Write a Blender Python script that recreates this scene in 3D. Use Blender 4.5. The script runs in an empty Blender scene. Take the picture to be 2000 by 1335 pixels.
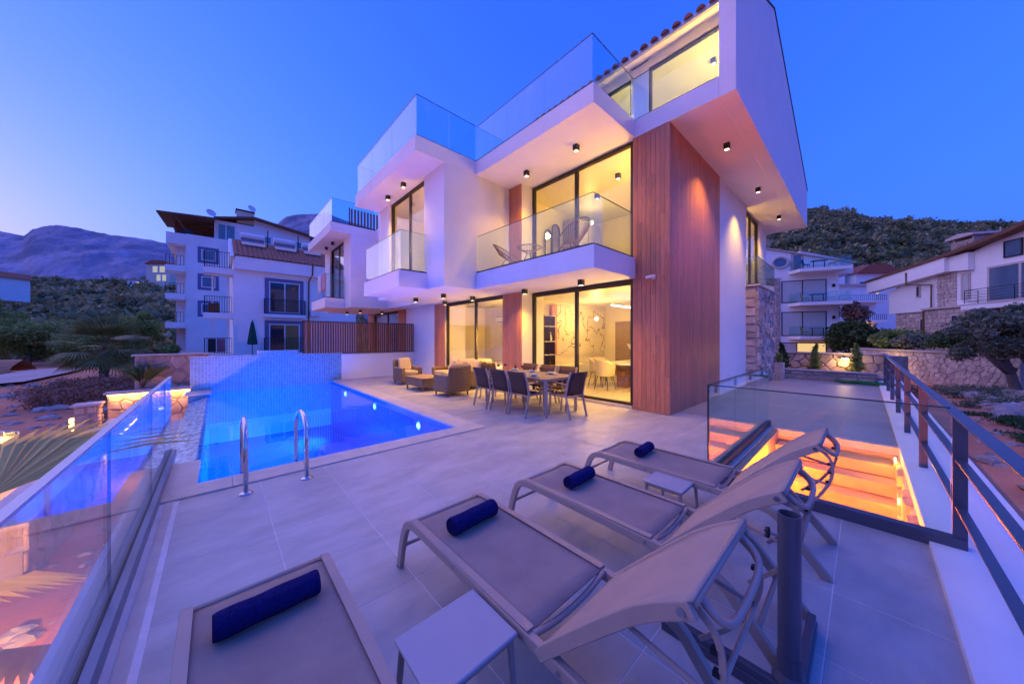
import bpy, math, random
import numpy as np
from mathutils import Vector, Matrix, noise as mnoise
random.seed(7)
R = math.radians
sc = bpy.context.scene
C = sc.collection

# ------------------------------------------------------------------ camera, sky, sun, exposure
cam_d = bpy.data.cameras.new('camera'); cam = bpy.data.objects.new('camera', cam_d); C.objects.link(cam)
cam.location = (0, 0, 1.55); cam.rotation_euler = (R(90), 0, R(-42.46))
cam_d.sensor_width = 36; cam_d.lens = 629 / 2000 * 36; cam_d.shift_y = -0.004
cam_d.clip_start = 0.05; cam_d.clip_end = 20000
sc.camera = cam

SUN_AZ = -30.0        # compass-like angle of the set sun, measured from +Y towards +X
SUN_EL = 1.0
w = bpy.data.worlds.new('World'); sc.world = w; w.use_nodes = True
wn = w.node_tree.nodes; wl = w.node_tree.links; wn.clear()
sky = wn.new('ShaderNodeTexSky'); sky.sky_type = 'NISHITA'; sky.sun_disc = False
sky.sun_elevation = R(SUN_EL); sky.sun_rotation = R(SUN_AZ)
sky.altitude = 0; sky.air_density = 1.0; sky.dust_density = 6.0; sky.ozone_density = 3.6
# film response of the photograph to the dusk sky, one power curve per channel
sep = wn.new('ShaderNodeSeparateColor'); comb = wn.new('ShaderNodeCombineColor'); wl.new(sky.outputs[0], sep.inputs[0])
for ch_, (gain, power) in enumerate(((.52, .85), (.60, .74), (1.34, .26))):
    pw_ = wn.new('ShaderNodeMath'); pw_.operation = 'POWER'; pw_.inputs[1].default_value = power; wl.new(sep.outputs[ch_], pw_.inputs[0])
    mu_ = wn.new('ShaderNodeMath'); mu_.operation = 'MULTIPLY'; mu_.inputs[1].default_value = gain; wl.new(pw_.outputs[0], mu_.inputs[0]); wl.new(mu_.outputs[0], comb.inputs[ch_])
bg = wn.new('ShaderNodeBackground'); bg.inputs['Strength'].default_value = 0.15
wo = wn.new('ShaderNodeOutputWorld')
wl.new(comb.outputs[0], bg.inputs['Color']); wl.new(bg.outputs[0], wo.inputs['Surface'])

sun_d = bpy.data.lights.new('sun', 'SUN'); sun_d.energy = 0.15; sun_d.angle = R(100); sun_d.color = (1.0, 0.60, 0.46)   # wide, soft afterglow
sun = bpy.data.objects.new('sun', sun_d); C.objects.link(sun)
sd = Vector((math.sin(R(SUN_AZ)) * math.cos(R(30)), math.cos(R(SUN_AZ)) * math.cos(R(30)), math.sin(R(30))))
sun.rotation_euler = sd.to_track_quat('Z', 'Y').to_euler()

sc.render.engine = 'CYCLES'
sc.view_settings.view_transform = 'Standard'; sc.view_settings.look = 'None'
sc.view_settings.exposure = 3.08; sc.view_settings.gamma = 1.0
sc.cycles.use_denoising = True
sc.cycles.max_bounces = 8; sc.cycles.diffuse_bounces = 3; sc.cycles.glossy_bounces = 4
sc.cycles.transparent_max_bounces = 24; sc.cycles.caustics_reflective = False; sc.cycles.caustics_refractive = False
sc.cycles.sample_clamp_indirect = 4.0; sc.cycles.use_light_tree = True

LK = .12       # every lamp is set for the exposure above
# ------------------------------------------------------------------ materials
def mat(name, col, rough=.6, metal=0., var=.10, vs=5., bump=0., bs=60., rnd=0., spec=.5, emit=0., ecol=None, stretch=None, island=0., coat=0.):
    m = bpy.data.materials.new(name); m.use_nodes = True
    n = m.node_tree.nodes; l = m.node_tree.links
    b = n['Principled BSDF']
    b.inputs['Roughness'].default_value = rough; b.inputs['Metallic'].default_value = metal
    b.inputs['Specular IOR Level'].default_value = spec; b.inputs['Coat Weight'].default_value = coat
    col4 = (col[0], col[1], col[2], 1)
    if emit:
        b.inputs['Emission Color'].default_value = tuple(ecol or col) + (1,); b.inputs['Emission Strength'].default_value = emit
    tc = n.new('ShaderNodeTexCoord'); oi = n.new('ShaderNodeObjectInfo')
    ad = n.new('ShaderNodeVectorMath'); ad.operation = 'ADD'
    l.new(tc.outputs['Object'], ad.inputs[0]); l.new(oi.outputs['Location'], ad.inputs[1])
    src = ad.outputs[0]
    if stretch:
        mp = n.new('ShaderNodeMapping'); mp.inputs['Scale'].default_value = stretch
        l.new(src, mp.inputs['Vector']); src = mp.outputs[0]
    nz = n.new('ShaderNodeTexNoise'); nz.inputs['Scale'].default_value = vs; nz.inputs['Detail'].default_value = 6
    nz.inputs['Roughness'].default_value = .6
    l.new(src, nz.inputs['Vector'])
    mr = n.new('ShaderNodeMapRange'); mr.inputs[1].default_value = .3; mr.inputs[2].default_value = .7
    mr.inputs[3].default_value = 1 - var; mr.inputs[4].default_value = 1 + var
    l.new(nz.outputs[0], mr.inputs[0]); val = mr.outputs[0]
    for amt, so in ((rnd, oi.outputs['Random']), (island, None)):
        if amt:
            if so is None:
                ge = n.new('ShaderNodeNewGeometry'); so = ge.outputs['Random Per Island']
            m2 = n.new('ShaderNodeMapRange'); m2.inputs[3].default_value = 1 - amt; m2.inputs[4].default_value = 1 + amt
            l.new(so, m2.inputs[0])
            mu = n.new('ShaderNodeMath'); mu.operation = 'MULTIPLY'; l.new(val, mu.inputs[0]); l.new(m2.outputs[0], mu.inputs[1]); val = mu.outputs[0]
    hs = n.new('ShaderNodeHueSaturation'); hs.inputs['Color'].default_value = col4; l.new(val, hs.inputs['Value'])
    l.new(hs.outputs[0], b.inputs['Base Color'])
    m['hs'] = 1
    if bump:
        nb = n.new('ShaderNodeTexNoise'); nb.inputs['Scale'].default_value = bs; nb.inputs['Detail'].default_value = 5
        l.new(src, nb.inputs['Vector'])
        bp = n.new('ShaderNodeBump'); bp.inputs['Strength'].default_value = bump; bp.inputs['Distance'].default_value = .01
        l.new(nb.outputs[0], bp.inputs['Height']); l.new(bp.outputs[0], b.inputs['Normal'])
    return m

def emat(name, col, s):
    m = bpy.data.materials.new(name); m.use_nodes = True; n = m.node_tree.nodes; l = m.node_tree.links
    n.clear(); e = n.new('ShaderNodeEmission'); o = n.new('ShaderNodeOutputMaterial')
    e.inputs[0].default_value = (*col, 1); e.inputs[1].default_value = s*LK; l.new(e.outputs[0], o.inputs[0]); return m

def glassmat(name, tintc=(.93, .97, .96), ior=1.5, rough=0.0, bump=0., bs=3., gcol=(1, 1, 1), smear=0.):
    m = bpy.data.materials.new(name); m.use_nodes = True; n = m.node_tree.nodes; l = m.node_tree.links
    n.clear(); o = n.new('ShaderNodeOutputMaterial')
    t = n.new('ShaderNodeBsdfTransparent'); t.inputs[0].default_value = (*tintc, 1)
    g = n.new('ShaderNodeBsdfGlossy'); g.inputs['Roughness'].default_value = rough; g.inputs['Color'].default_value = (*gcol, 1)
    ge = n.new('ShaderNodeNewGeometry'); mr = n.new('ShaderNodeMapRange')
    mr.inputs[3].default_value = ior; mr.inputs[4].default_value = 1 / ior
    l.new(ge.outputs['Backfacing'], mr.inputs[0])
    f = n.new('ShaderNodeFresnel'); l.new(mr.outputs[0], f.inputs['IOR'])
    mx = n.new('ShaderNodeMixShader'); l.new(f.outputs[0], mx.inputs[0]); l.new(t.outputs[0], mx.inputs[1]); l.new(g.outputs[0], mx.inputs[2])
    out = mx
    if smear:   # dried water marks on the outside panes
        df = n.new('ShaderNodeBsdfTranslucent'); df.inputs[0].default_value = (.8, .85, .9, 1)
        tc = n.new('ShaderNodeTexCoord'); mp = n.new('ShaderNodeMapping'); mp.inputs['Scale'].default_value = (.7, .7, .22)
        nz = n.new('ShaderNodeTexNoise'); nz.inputs['Scale'].default_value = 2.2; nz.inputs['Detail'].default_value = 8; nz.inputs['Distortion'].default_value = .6
        l.new(tc.outputs['Object'], mp.inputs[0]); l.new(mp.outputs[0], nz.inputs['Vector'])
        r2 = n.new('ShaderNodeMapRange'); r2.inputs[1].default_value = .52; r2.inputs[2].default_value = .75; r2.inputs[3].default_value = 0; r2.inputs[4].default_value = smear
        l.new(nz.outputs[0], r2.inputs[0])
        mx2 = n.new('ShaderNodeMixShader'); l.new(r2.outputs[0], mx2.inputs[0]); l.new(mx.outputs[0], mx2.inputs[1]); l.new(df.outputs[0], mx2.inputs[2]); out = mx2
    if bump:
        tc = n.new('ShaderNodeTexCoord'); nz = n.new('ShaderNodeTexNoise'); nz.inputs['Scale'].default_value = bs; nz.inputs['Detail'].default_value = 3
        l.new(tc.outputs['Object'], nz.inputs['Vector']); bp = n.new('ShaderNodeBump'); bp.inputs['Strength'].default_value = bump; bp.inputs['Distance'].default_value = .05
        l.new(nz.outputs[0], bp.inputs['Height']); l.new(bp.outputs[0], g.inputs['Normal']); l.new(bp.outputs[0], f.inputs['Normal'])
    l.new(out.outputs[0], o.inputs[0]); return m

def leafmat(name, col, col2, sat=1.0):
    m = bpy.data.materials.new(name); m.use_nodes = True; n = m.node_tree.nodes; l = m.node_tree.links
    b = n['Principled BSDF']; o = n['Material Output']; b.inputs['Roughness'].default_value = .6; b.inputs['Specular IOR Level'].default_value = .3
    at = n.new('ShaderNodeAttribute'); at.attribute_name = 'tone'
    ge = n.new('ShaderNodeNewGeometry')
    mx = n.new('ShaderNodeMix'); mx.data_type = 'RGBA'; mx.inputs[6].default_value = (*col, 1); mx.inputs[7].default_value = (*col2, 1)
    l.new(at.outputs['Fac'], mx.inputs[0])
    mr = n.new('ShaderNodeMapRange'); mr.inputs[3].default_value = .65; mr.inputs[4].default_value = 1.35; l.new(ge.outputs['Random Per Island'], mr.inputs[0])
    hs = n.new('ShaderNodeHueSaturation'); l.new(mx.outputs[2], hs.inputs['Color']); l.new(mr.outputs[0], hs.inputs['Value'])
    l.new(hs.outputs[0], b.inputs['Base Color'])
    tr = n.new('ShaderNodeBsdfTranslucent'); l.new(hs.outputs[0], tr.inputs[0])
    ms = n.new('ShaderNodeMixShader'); ms.inputs[0].default_value = .25
    l.new(b.outputs[0], ms.inputs[1]); l.new(tr.outputs[0], ms.inputs[2]); l.new(ms.outputs[0], o.inputs[0]); return m

M = {}
M['plaster'] = mat('white_plaster', (.89, .88, .86), .85, var=.035, vs=1.3, bump=.12, bs=90, spec=.25)
M['plaster2'] = mat('weathered_plaster', (.87, .86, .84), .85, var=.07, vs=.7, bump=.15, bs=50, spec=.25)
M['cream'] = mat('cream_interior_paint', (.76, .70, .56), .8, var=.03, vs=1.5)
M['intfloor'] = mat('interior_floor_tile', (.62, .56, .46), .25, var=.06, vs=2)
M['tile'] = mat('grey_porcelain_tile', (.47, .455, .44), .42, var=.20, vs=1.7, bump=.05, bs=30, rnd=.05, stretch=(1, 2.2, 1))
M['grout'] = mat('pale_grout', (.78, .76, .74), .9, var=.08, vs=9)
M['concrete'] = mat('smooth_concrete', (.36, .34, .32), .45, var=.14, vs=1.1, bump=.10, bs=14)
M['coping'] = mat('beige_travertine', (.58, .53, .48), .6, var=.10, vs=7, bump=.12, bs=50, rnd=.05)
M['mosaic'] = mat('blue_glass_mosaic', (.17, .34, .42), .38, var=.10, vs=9, island=.20, spec=.6)
M['mosgrout'] = mat('white_mosaic_grout', (.62, .68, .70), .8)
M['wood'] = mat('stained_wood_plank', (.60, .225, .12), .42, var=.20, vs=3.2, bump=.10, bs=26, rnd=.11, stretch=(14, 14, 1.1))
M['slat'] = mat('brown_fence_slat', (.20, .062, .035), .55, var=.2, vs=4, rnd=.22, stretch=(9, 9, 1))
M['darkframe'] = mat('dark_anodised_frame', (.035, .028, .026), .38, metal=.3, var=.05)
M['black'] = mat('black_metal', (.022, .022, .028), .4, metal=.4, var=.05)
M['steelblue'] = mat('dark_grey_painted_steel', (.10, .105, .14), .36, metal=.3, var=.10, vs=3)
M['chrome'] = mat('stainless_steel', (.62, .62, .64), .13, metal=1., var=.03)
M['taupe'] = mat('taupe_coated_aluminium', (.42, .32, .265), .45, metal=.1, var=.04)
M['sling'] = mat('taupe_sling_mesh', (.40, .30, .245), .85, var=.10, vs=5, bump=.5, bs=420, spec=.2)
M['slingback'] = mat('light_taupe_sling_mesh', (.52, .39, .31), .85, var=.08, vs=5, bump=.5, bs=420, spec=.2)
M['towel'] = mat('navy_terry_towel', (.016, .016, .12), .98, var=.3, vs=60, bump=1.0, bs=230, spec=.1)
M['stairstone'] = mat('ochre_stair_stone', (.52, .36, .22), .6, var=.10, vs=6, bump=.15, bs=40, rnd=.04)
M['chairsling'] = mat('dark_brown_sling_mesh', (.115, .068, .050), .9, var=.05, vs=3, bump=.25, bs=300, spec=.15)
M['channel'] = mat('blue_grey_anodised_channel', (.13, .16, .26), .28, metal=.7, var=.06)
M['trim'] = mat('pale_aluminium_trim', (.50, .50, .54), .35, metal=.3, var=.04)
M['tablewhite'] = mat('light_grey_table_plastic', (.42, .40, .42), .45, var=.03)
M['rattan'] = mat('woven_rattan', (.34, .235, .15), .7, var=.3, vs=45, bump=.9, bs=70)
M['cushion'] = mat('beige_cushion_fabric', (.50, .40, .29), .9, var=.06, vs=9, bump=.25, bs=90)
M['redtile'] = mat('red_clay_roof_tile', (.30, .085, .045), .75, var=.25, vs=6, bump=.25, bs=25, rnd=.2, island=.2)
M['stone'] = mat('warm_limestone_block', (.54, .43, .36), .85, var=.30, vs=4, bump=.9, bs=12, rnd=.28, island=.18)
M['mortar'] = mat('wall_mortar', (.44, .37, .32), .95, var=.12, vs=8)
M['stonecap'] = mat('pale_stone_cap', (.56, .50, .45), .75, var=.10, vs=4, bump=.2, bs=30, rnd=.06)
M['marble'] = None
M['white'] = mat('white_gloss_paint', (.78, .78, .77), .4, var=.03)
M['shell'] = mat('cream_shell_fabric', (.66, .56, .40), .7, var=.05)
M['winpane'] = glassmat('window_pane', (.96, .97, .95))
M['rail_glass'] = glassmat('railing_glass', (.86, .95, .95), smear=.0)
M['roof_glass'] = glassmat('weathered_railing_glass', (.74, .90, .97), smear=.05)
M['glassedge'] = mat('dark_glass_edge', (.03, .06, .06), .2, var=.02)
M['darkpane'] = mat('dark_window_glass', (.03, .035, .05), .04, var=.1, vs=.8, spec=.9)
M['curtain'] = mat('pale_curtain', (.52, .55, .55), .85, var=.14, vs=9, stretch=(12, 12, .3))
M['bluepane'] = mat('sky_facing_window_glass', (.10, .16, .22), .06, var=.2, vs=.7, spec=1.)
M['bluegrey'] = mat('blue_grey_trim', (.16, .17, .30), .8, var=.05)
M['dirt'] = None
M['asphalt'] = mat('dusty_asphalt', (.50, .40, .34), .85, var=.18, vs=.6, bump=.3, bs=20)
M['brownpaint'] = mat('brown_timber', (.17, .075, .03), .6, var=.2, vs=6)
M['rock'] = mat('limestone_rock', (.42, .36, .32), .9, var=.25, vs=3, bump=.9, bs=8, rnd=.2, island=.2)
M['bark'] = mat('grey_brown_bark', (.20, .15, .12), .9, var=.3, vs=12, bump=.9, bs=30, stretch=(3, 3, .6))
M['leaf_dark'] = leafmat('dark_evergreen_leaf', (.045, .085, .025), (.11, .17, .05))
M['leaf_light'] = leafmat('light_green_leaf', (.18, .27, .06), (.34, .42, .12))
M['leaf_olive'] = leafmat('grey_green_leaf', (.16, .19, .11), (.31, .32, .21))
M['leaf_scrub'] = leafmat('maquis_leaf', (.15, .19, .075), (.46, .40, .20))
M['leaf_dry'] = leafmat('dry_brown_twig', (.26, .12, .07), (.40, .24, .16))
M['leaf_palm'] = leafmat('palm_leaf', (.14, .20, .055), (.28, .32, .12))
M['grass'] = leafmat('green_grass', (.04, .10, .03), (.09, .15, .05))
M['hose'] = mat('green_garden_hose', (.01, .22, .035), .35, var=.05)
M['warm_emit'] = emat('warm_lamp_face', (1.0, .80, .52), 4)
M['cool_emit'] = emat('cool_strip_lamp', (1.0, .95, .86), 9)
M['led'] = emat('yellow_led_strip', (1.0, .62, .16), 9)
M['pool_emit'] = emat('pool_lamp_face', (.35, .90, 1.0), 9)
M['lit_window'] = emat('lit_far_window', (1.0, .66, .28), .9)
M['lit_white'] = emat('lit_white_window', (.95, .95, 1.0), .45)

# ------------------------------------------------------------------ mesh builder
class MB:
    def __init__(s): s.v = []; s.f = []
    def box(s, x0, x1, y0, y1, z0, z1):
        i = len(s.v)
        s.v += [(x0,y0,z0),(x1,y0,z0),(x1,y1,z0),(x0,y1,z0),(x0,y0,z1),(x1,y0,z1),(x1,y1,z1),(x0,y1,z1)]
        s.f += [tuple(i+k for k in q) for q in ((0,3,2,1),(4,5,6,7),(0,1,5,4),(1,2,6,5),(2,3,7,6),(3,0,4,7))]
        return s
    def hexa(s, P):
        i = len(s.v); s.v += [tuple(p) for p in P]
        s.f += [tuple(i+k for k in q) for q in ((0,3,2,1),(4,5,6,7),(0,1,5,4),(1,2,6,5),(2,3,7,6),(3,0,4,7))]
        return s
    def bar(s, p, q, wd, ht, up=(0,0,1)):
        p = Vector(p); q = Vector(q); d = (q-p).normalized(); u = Vector(up)
        sd = d.cross(u)
        if sd.length < 1e-4: sd = d.cross(Vector((1,0,0)))
        sd.normalize(); u = sd.cross(d).normalized(); a = sd*wd/2; b = u*ht/2
        return s.hexa([p-a-b, p+a-b, q+a-b, q-a-b, p-a+b, p+a+b, q+a+b, q-a+b])
    def sweep(s, pts, prof, up=(0,0,1), closed_prof=True, caps=True, side=None):
        """sweep a closed 2d profile [(a,b)] along pts; a along side, b along the local up"""
        pts = [Vector(p) for p in pts]; n = len(prof); i0 = len(s.v)
        for k, p in enumerate(pts):
            t = (pts[min(k+1, len(pts)-1)] - pts[max(k-1, 0)]).normalized()
            if side is not None: sd = Vector(side)
            else:
                sd = t.cross(Vector(up))
                if sd.length < 1e-4: sd = t.cross(Vector((1,0,0)))
                sd.normalize()
            u = sd.cross(t).normalized()
            # mitre stretch
            for a, b in prof: s.v.append(tuple(p + sd*a + u*b))
        for k in range(len(pts)-1):
            for j in range(n):
                a = i0+k*n+j; b = i0+k*n+(j+1) % n
                s.f.append((a, b, b+n, a+n))
        if caps:
            s.f.append(tuple(i0+j for j in range(n))[::-1]); e = i0+(len(pts)-1)*n; s.f.append(tuple(e+j for j in range(n)))
        return s
    def tube(s, pts, r, n=8, caps=True):
        pts = [Vector(p) for p in pts]; i0 = len(s.v); m = len(pts)
        rr = r if isinstance(r, (list, tuple)) else [r]*m
        prev = None
        for k, p in enumerate(pts):
            t = (pts[min(k+1, m-1)] - pts[max(k-1, 0)]).normalized()
            if prev is None:
                u = t.cross(Vector((0,0,1)))
                if u.length < 1e-3: u = t.cross(Vector((1,0,0)))
                u.normalize()
            else:
                u = prev - t*prev.dot(t)
                u.normalize()
            prev = u; wv = t.cross(u)
            for j in range(n):
                a = 2*math.pi*j/n; s.v.append(tuple(p + (u*math.cos(a)+wv*math.sin(a))*rr[k]))
        for k in range(m-1):
            for j in range(n):
                a = i0+k*n+j; b = i0+k*n+(j+1) % n
                s.f.append((a, b, b+n, a+n))
        if caps:
            s.f.append(tuple(i0+j for j in range(n))[::-1]); e = i0+(m-1)*n; s.f.append(tuple(e+j for j in range(n)))
        return s
    def lathe(s, prof, c=(0,0,0), n=16, cap=True):
        i0 = len(s.v)
        for r, z in prof:
            for j in range(n):
                a = 2*math.pi*j/n; s.v.append((c[0]+r*math.cos(a), c[1]+r*math.sin(a), c[2]+z))
        for k in range(len(prof)-1):
            for j in range(n):
                a = i0+k*n+j; b = i0+k*n+(j+1) % n; s.f.append((a, b, b+n, a+n))
        if cap:
            s.f.append(tuple(i0+j for j in range(n))[::-1]); e = i0+(len(prof)-1)*n; s.f.append(tuple(e+j for j in range(n)))
        return s
    def prism(s, poly, axis, a, b):
        """poly: 2d points in the two other axes (in x,y,z order); extruded along axis from a to b"""
        i = len(s.v); n = len(poly)
        def p3(p, t):
            if axis == 'x': return (t, p[0], p[1])
            if axis == 'y': return (p[0], t, p[1])
            return (p[0], p[1], t)
        s.v += [p3(p, a) for p in poly] + [p3(p, b) for p in poly]
        s.f.append(tuple(range(i, i+n))[::-1]); s.f.append(tuple(range(i+n, i+2*n)))
        for k in range(n):
            a_ = i+k; b_ = i+(k+1) % n; s.f.append((a_, b_, b_+n, a_+n))
        return s
    def grid(s, P, nu, nv):
        i = len(s.v); s.v += [tuple(p) for p in P]
        for a in range(nu-1):
            for b in range(nv-1):
                q = i+a*nv+b; s.f.append((q, q+nv, q+nv+1, q+1))
        return s
    def mesh(s, name, m, smooth=False):
        me = bpy.data.meshes.new(name); me.from_pydata(s.v, [], s.f)
        if m is not None: me.materials.append(m)
        if smooth: me.shade_smooth()
        return me
    def build(s, name, m, parent=None, smooth=False, bevel=0., world=True, fixn=True):
        me = s.mesh(name, m)
        import bmesh as bmm
        if fixn:
            b = bmm.new(); b.from_mesh(me); bmm.ops.recalc_face_normals(b, faces=b.faces); b.to_mesh(me); b.free()
        if smooth: me.shade_smooth()
        o = bpy.data.objects.new(name, me); C.objects.link(o)
        if parent is not None:
            o.parent = parent
            if world and parent.parent is None: o.location = -parent.location
        if bevel:
            md = o.modifiers.new('bevel', 'BEVEL'); md.width = bevel; md.segments = 2; md.limit_method = 'ANGLE'; md.harden_normals = False
        return o

def tag(o, label=None, cat=None, group=None, kind=None):
    if label: o['label'] = label
    if cat: o['category'] = cat
    if group: o['group'] = group
    if kind: o['kind'] = kind
    return o
def thing(name, label, cat, loc=(0,0,0), rz=0., group=None):
    o = bpy.data.objects.new(name, None); C.objects.link(o); o.empty_display_size = .1
    o.location = loc; o.rotation_euler = (0, 0, rz); return tag(o, label, cat, group)
def struct(o): o['kind'] = 'structure'; return o
def copy_tree(o, loc=None, rz=None, label=None, parent=None):
    c = o.copy(); C.objects.link(c); c.parent = parent
    if loc is not None: c.location = loc
    if rz is not None: c.rotation_euler = (0, 0, rz)
    if label: c['label'] = label
    for ch in [x for x in o.children]: copy_tree(ch, parent=c)
    return c
def part_copy(o, parent, loc=None):
    c = o.copy(); C.objects.link(c); c.parent = parent
    if loc is not None: c.location = loc
    return c
def obj(name, me, parent=None, loc=(0,0,0), rot=(0,0,0)):
    o = bpy.data.objects.new(name, me); C.objects.link(o); o.parent = parent; o.location = loc; o.rotation_euler = rot; return o
def lamp(name, kind, loc, energy, col, parent=None, size=.1, spot=None, aim=None, blend=.6, shape=None, size_y=None):
    d = bpy.data.lights.new(name, kind); d.energy = energy*LK; d.color = col
    if kind == 'AREA':
        d.size = size
        if size_y: d.shape = 'RECTANGLE'; d.size_y = size_y
    elif kind != 'SUN': d.shadow_soft_size = size
    if spot: d.spot_size = R(spot); d.spot_blend = blend
    o = bpy.data.objects.new(name, d); C.objects.link(o); o.location = loc
    if aim is not None: o.rotation_euler = (Vector(aim)-Vector(loc)).to_track_quat('-Z', 'Y').to_euler()
    if parent is not None:
        o.parent = parent
        if parent.parent is None: o.location = Vector(loc) - parent.location
    return o
WARM = (1.0, .52, .04); WARM2 = (1.0, .74, .44)

def npmesh(name, V, F4, m, tone=None):
    me = bpy.data.meshes.new(name); nv = len(V); nf = len(F4)
    me.vertices.add(nv); me.vertices.foreach_set('co', np.asarray(V, np.float32).ravel())
    me.loops.add(nf*4); me.loops.foreach_set('vertex_index', np.asarray(F4, np.int32).ravel())
    me.polygons.add(nf); me.polygons.foreach_set('loop_start', np.arange(0, nf*4, 4, dtype=np.int32))
    try: me.polygons.foreach_set('loop_total', np.full(nf, 4, np.int32))
    except Exception: pass
    if tone is not None:
        at = me.attributes.new('tone', 'FLOAT', 'POINT'); at.data.foreach_set('value', np.asarray(tone, np.float32))
    me.update(calc_edges=True); me.validate(); me.materials.append(m); return me

def leaves(clumps, n, size, rng, flat=.0, shell=.55, long=1.6):
    """clumps: array (k,7): x y z rx ry rz tone -> n small leaf quads each, spread through the clump volume"""
    cl = np.asarray(clumps, float); k = len(cl); N = k*n
    c = np.repeat(cl, n, axis=0)
    d = rng.normal(size=(N, 3)); d /= np.linalg.norm(d, axis=1)[:, None]
    rad = shell + (1.08-shell)*rng.random(N)**.7
    P = c[:, :3] + d*c[:, 3:6]*rad[:, None]
    a = rng.normal(size=(N, 3)); a += d*.6; a[:, 2] *= (1-flat); a /= np.linalg.norm(a, axis=1)[:, None]
    b = np.cross(a, rng.normal(size=(N, 3))); b /= np.linalg.norm(b, axis=1)[:, None]
    sz = size*(.6+.8*rng.random(N))
    if np.ndim(size) == 0: pass
    u = a*(sz*long/2)[:, None]; v = b*(sz/2)[:, None]
    V = np.stack([P-u, P+v*.9-u*.1, P+u, P-v*.9-u*.1], 1).reshape(-1, 3)
    F = np.arange(N*4).reshape(-1, 4)
    t = np.clip(np.repeat(c[:, 6] + rng.normal(size=N)*.12, 4), 0, 1)
    return V, F, t

def stones(parent, o, u, n, L, H, size, m, rng, join=None, world=True, depth=.06, name='stone', zjit=.15, mb=None):
    """courses of uneven blocks on a wall face; o origin, u along, n outward normal"""
    o = Vector(o); u = Vector(u); n = Vector(n); z = 0.; mbj = mb or (MB() if join else None)
    while z < H-.03:
        h = size*(.65+.5*rng.random()); h = min(h, H-z)
        if H-z-h < size*.3: h = H-z
        x = 0.
        while x < L-.02:
            wd = size*(.8+1.3*rng.random()); wd = min(wd, L-x)
            if L-x-wd < size*.4: wd = L-x
            g = .012+.01*rng.random(); j = lambda: (rng.random()-.5)*size*zjit
            dp = depth*(.55+.6*rng.random())
            x0, x1, z0, z1 = x+g, x+wd-g, z+g, z+h-g
            q = []
            for dd, ins in ((-.02, 0), (dp, .015)):
                q += [o+u*(x0+ins+abs(j())*.3)+Vector((0,0,z0+ins+abs(j())*.3))+n*dd, o+u*(x1-ins-abs(j())*.3)+Vector((0,0,z0+ins+abs(j())*.3))+n*dd,
                      o+u*(x1-ins-abs(j())*.3)+Vector((0,0,z1-ins-abs(j())*.3))+n*dd, o+u*(x0+ins+abs(j())*.3)+Vector((0,0,z1-ins-abs(j())*.3))+n*dd]
            if mbj is not None: mbj.hexa(q)
            else: MB().hexa(q).build(name, m, parent, world=world)
            x += wd
        z += h
    if mbj is not None and mb is None:
        ob = mbj.build(name, m, parent, world=world); ob['kind'] = 'stuff'; return ob

def voronoi_cells(L, H, size, rng):
    nx = max(1, round(L/(size*1.25))); nz = max(1, round(H/size)); pts = []
    for i in range(nx):
        for k in range(nz):
            pts.append(((i+.5+(k % 2)*.4-.2+(rng.random()-.5)*.75)*L/nx, (k+.5+(rng.random()-.5)*.7)*H/nz))
    out = []
    for p in pts:
        poly = [(0., 0.), (L, 0.), (L, H), (0., H)]
        for q in pts:
            if q is p or abs(q[0]-p[0]) > size*4 or abs(q[1]-p[1]) > size*4: continue
            mx, mz = (p[0]+q[0])/2, (p[1]+q[1])/2; nx_, nz_ = q[0]-p[0], q[1]-p[1]; res = []
            for a, b in zip(poly, poly[1:]+poly[:1]):
                da = (a[0]-mx)*nx_+(a[1]-mz)*nz_; db = (b[0]-mx)*nx_+(b[1]-mz)*nz_
                if da <= 0: res.append(a)
                if da*db < 0: t = da/(da-db); res.append((a[0]+(b[0]-a[0])*t, a[1]+(b[1]-a[1])*t))
            poly = res
            if len(poly) < 3: break
        if len(poly) >= 3: out.append((p, poly))
    return out
def rubble(parent, o, u, n, L, H, size, m, rng, depth=.06, world=True, gap=.88, join=False, name='stone'):
    """uneven rubble stones fitted together on a wall face"""
    o = Vector(o); u = Vector(u); n = Vector(n); mbj = MB() if join else None
    for (c, poly) in voronoi_cells(L, H, size, rng):
        cx = sum(a[0] for a in poly)/len(poly); cz = sum(a[1] for a in poly)/len(poly); dp = depth*(.5+.7*rng.random())
        b = mbj or MB(); i = len(b.v); k = len(poly); g1 = gap+.05*rng.random(); g2 = g1-.10
        for g, d in ((g1, -.02), (g1, dp*.55), (g2, dp)):
            for a in poly: b.v.append(tuple(o+u*(cx+(a[0]-cx)*g)+Vector((0, 0, cz+(a[1]-cz)*g))+n*d*(1 if g != g2 else .85+.3*rng.random())))
        for r_ in range(2):
            for j in range(k): a_ = i+r_*k+j; c_ = i+r_*k+(j+1) % k; b.f.append((a_, c_, c_+k, a_+k))
        b.f.append(tuple(i+2*k+j for j in range(k)))
        if not join: b.build(name, m, parent, world=world)
    if join:
        ob = mbj.build(name, m, parent, world=world); ob['kind'] = 'stuff'; return ob
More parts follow.
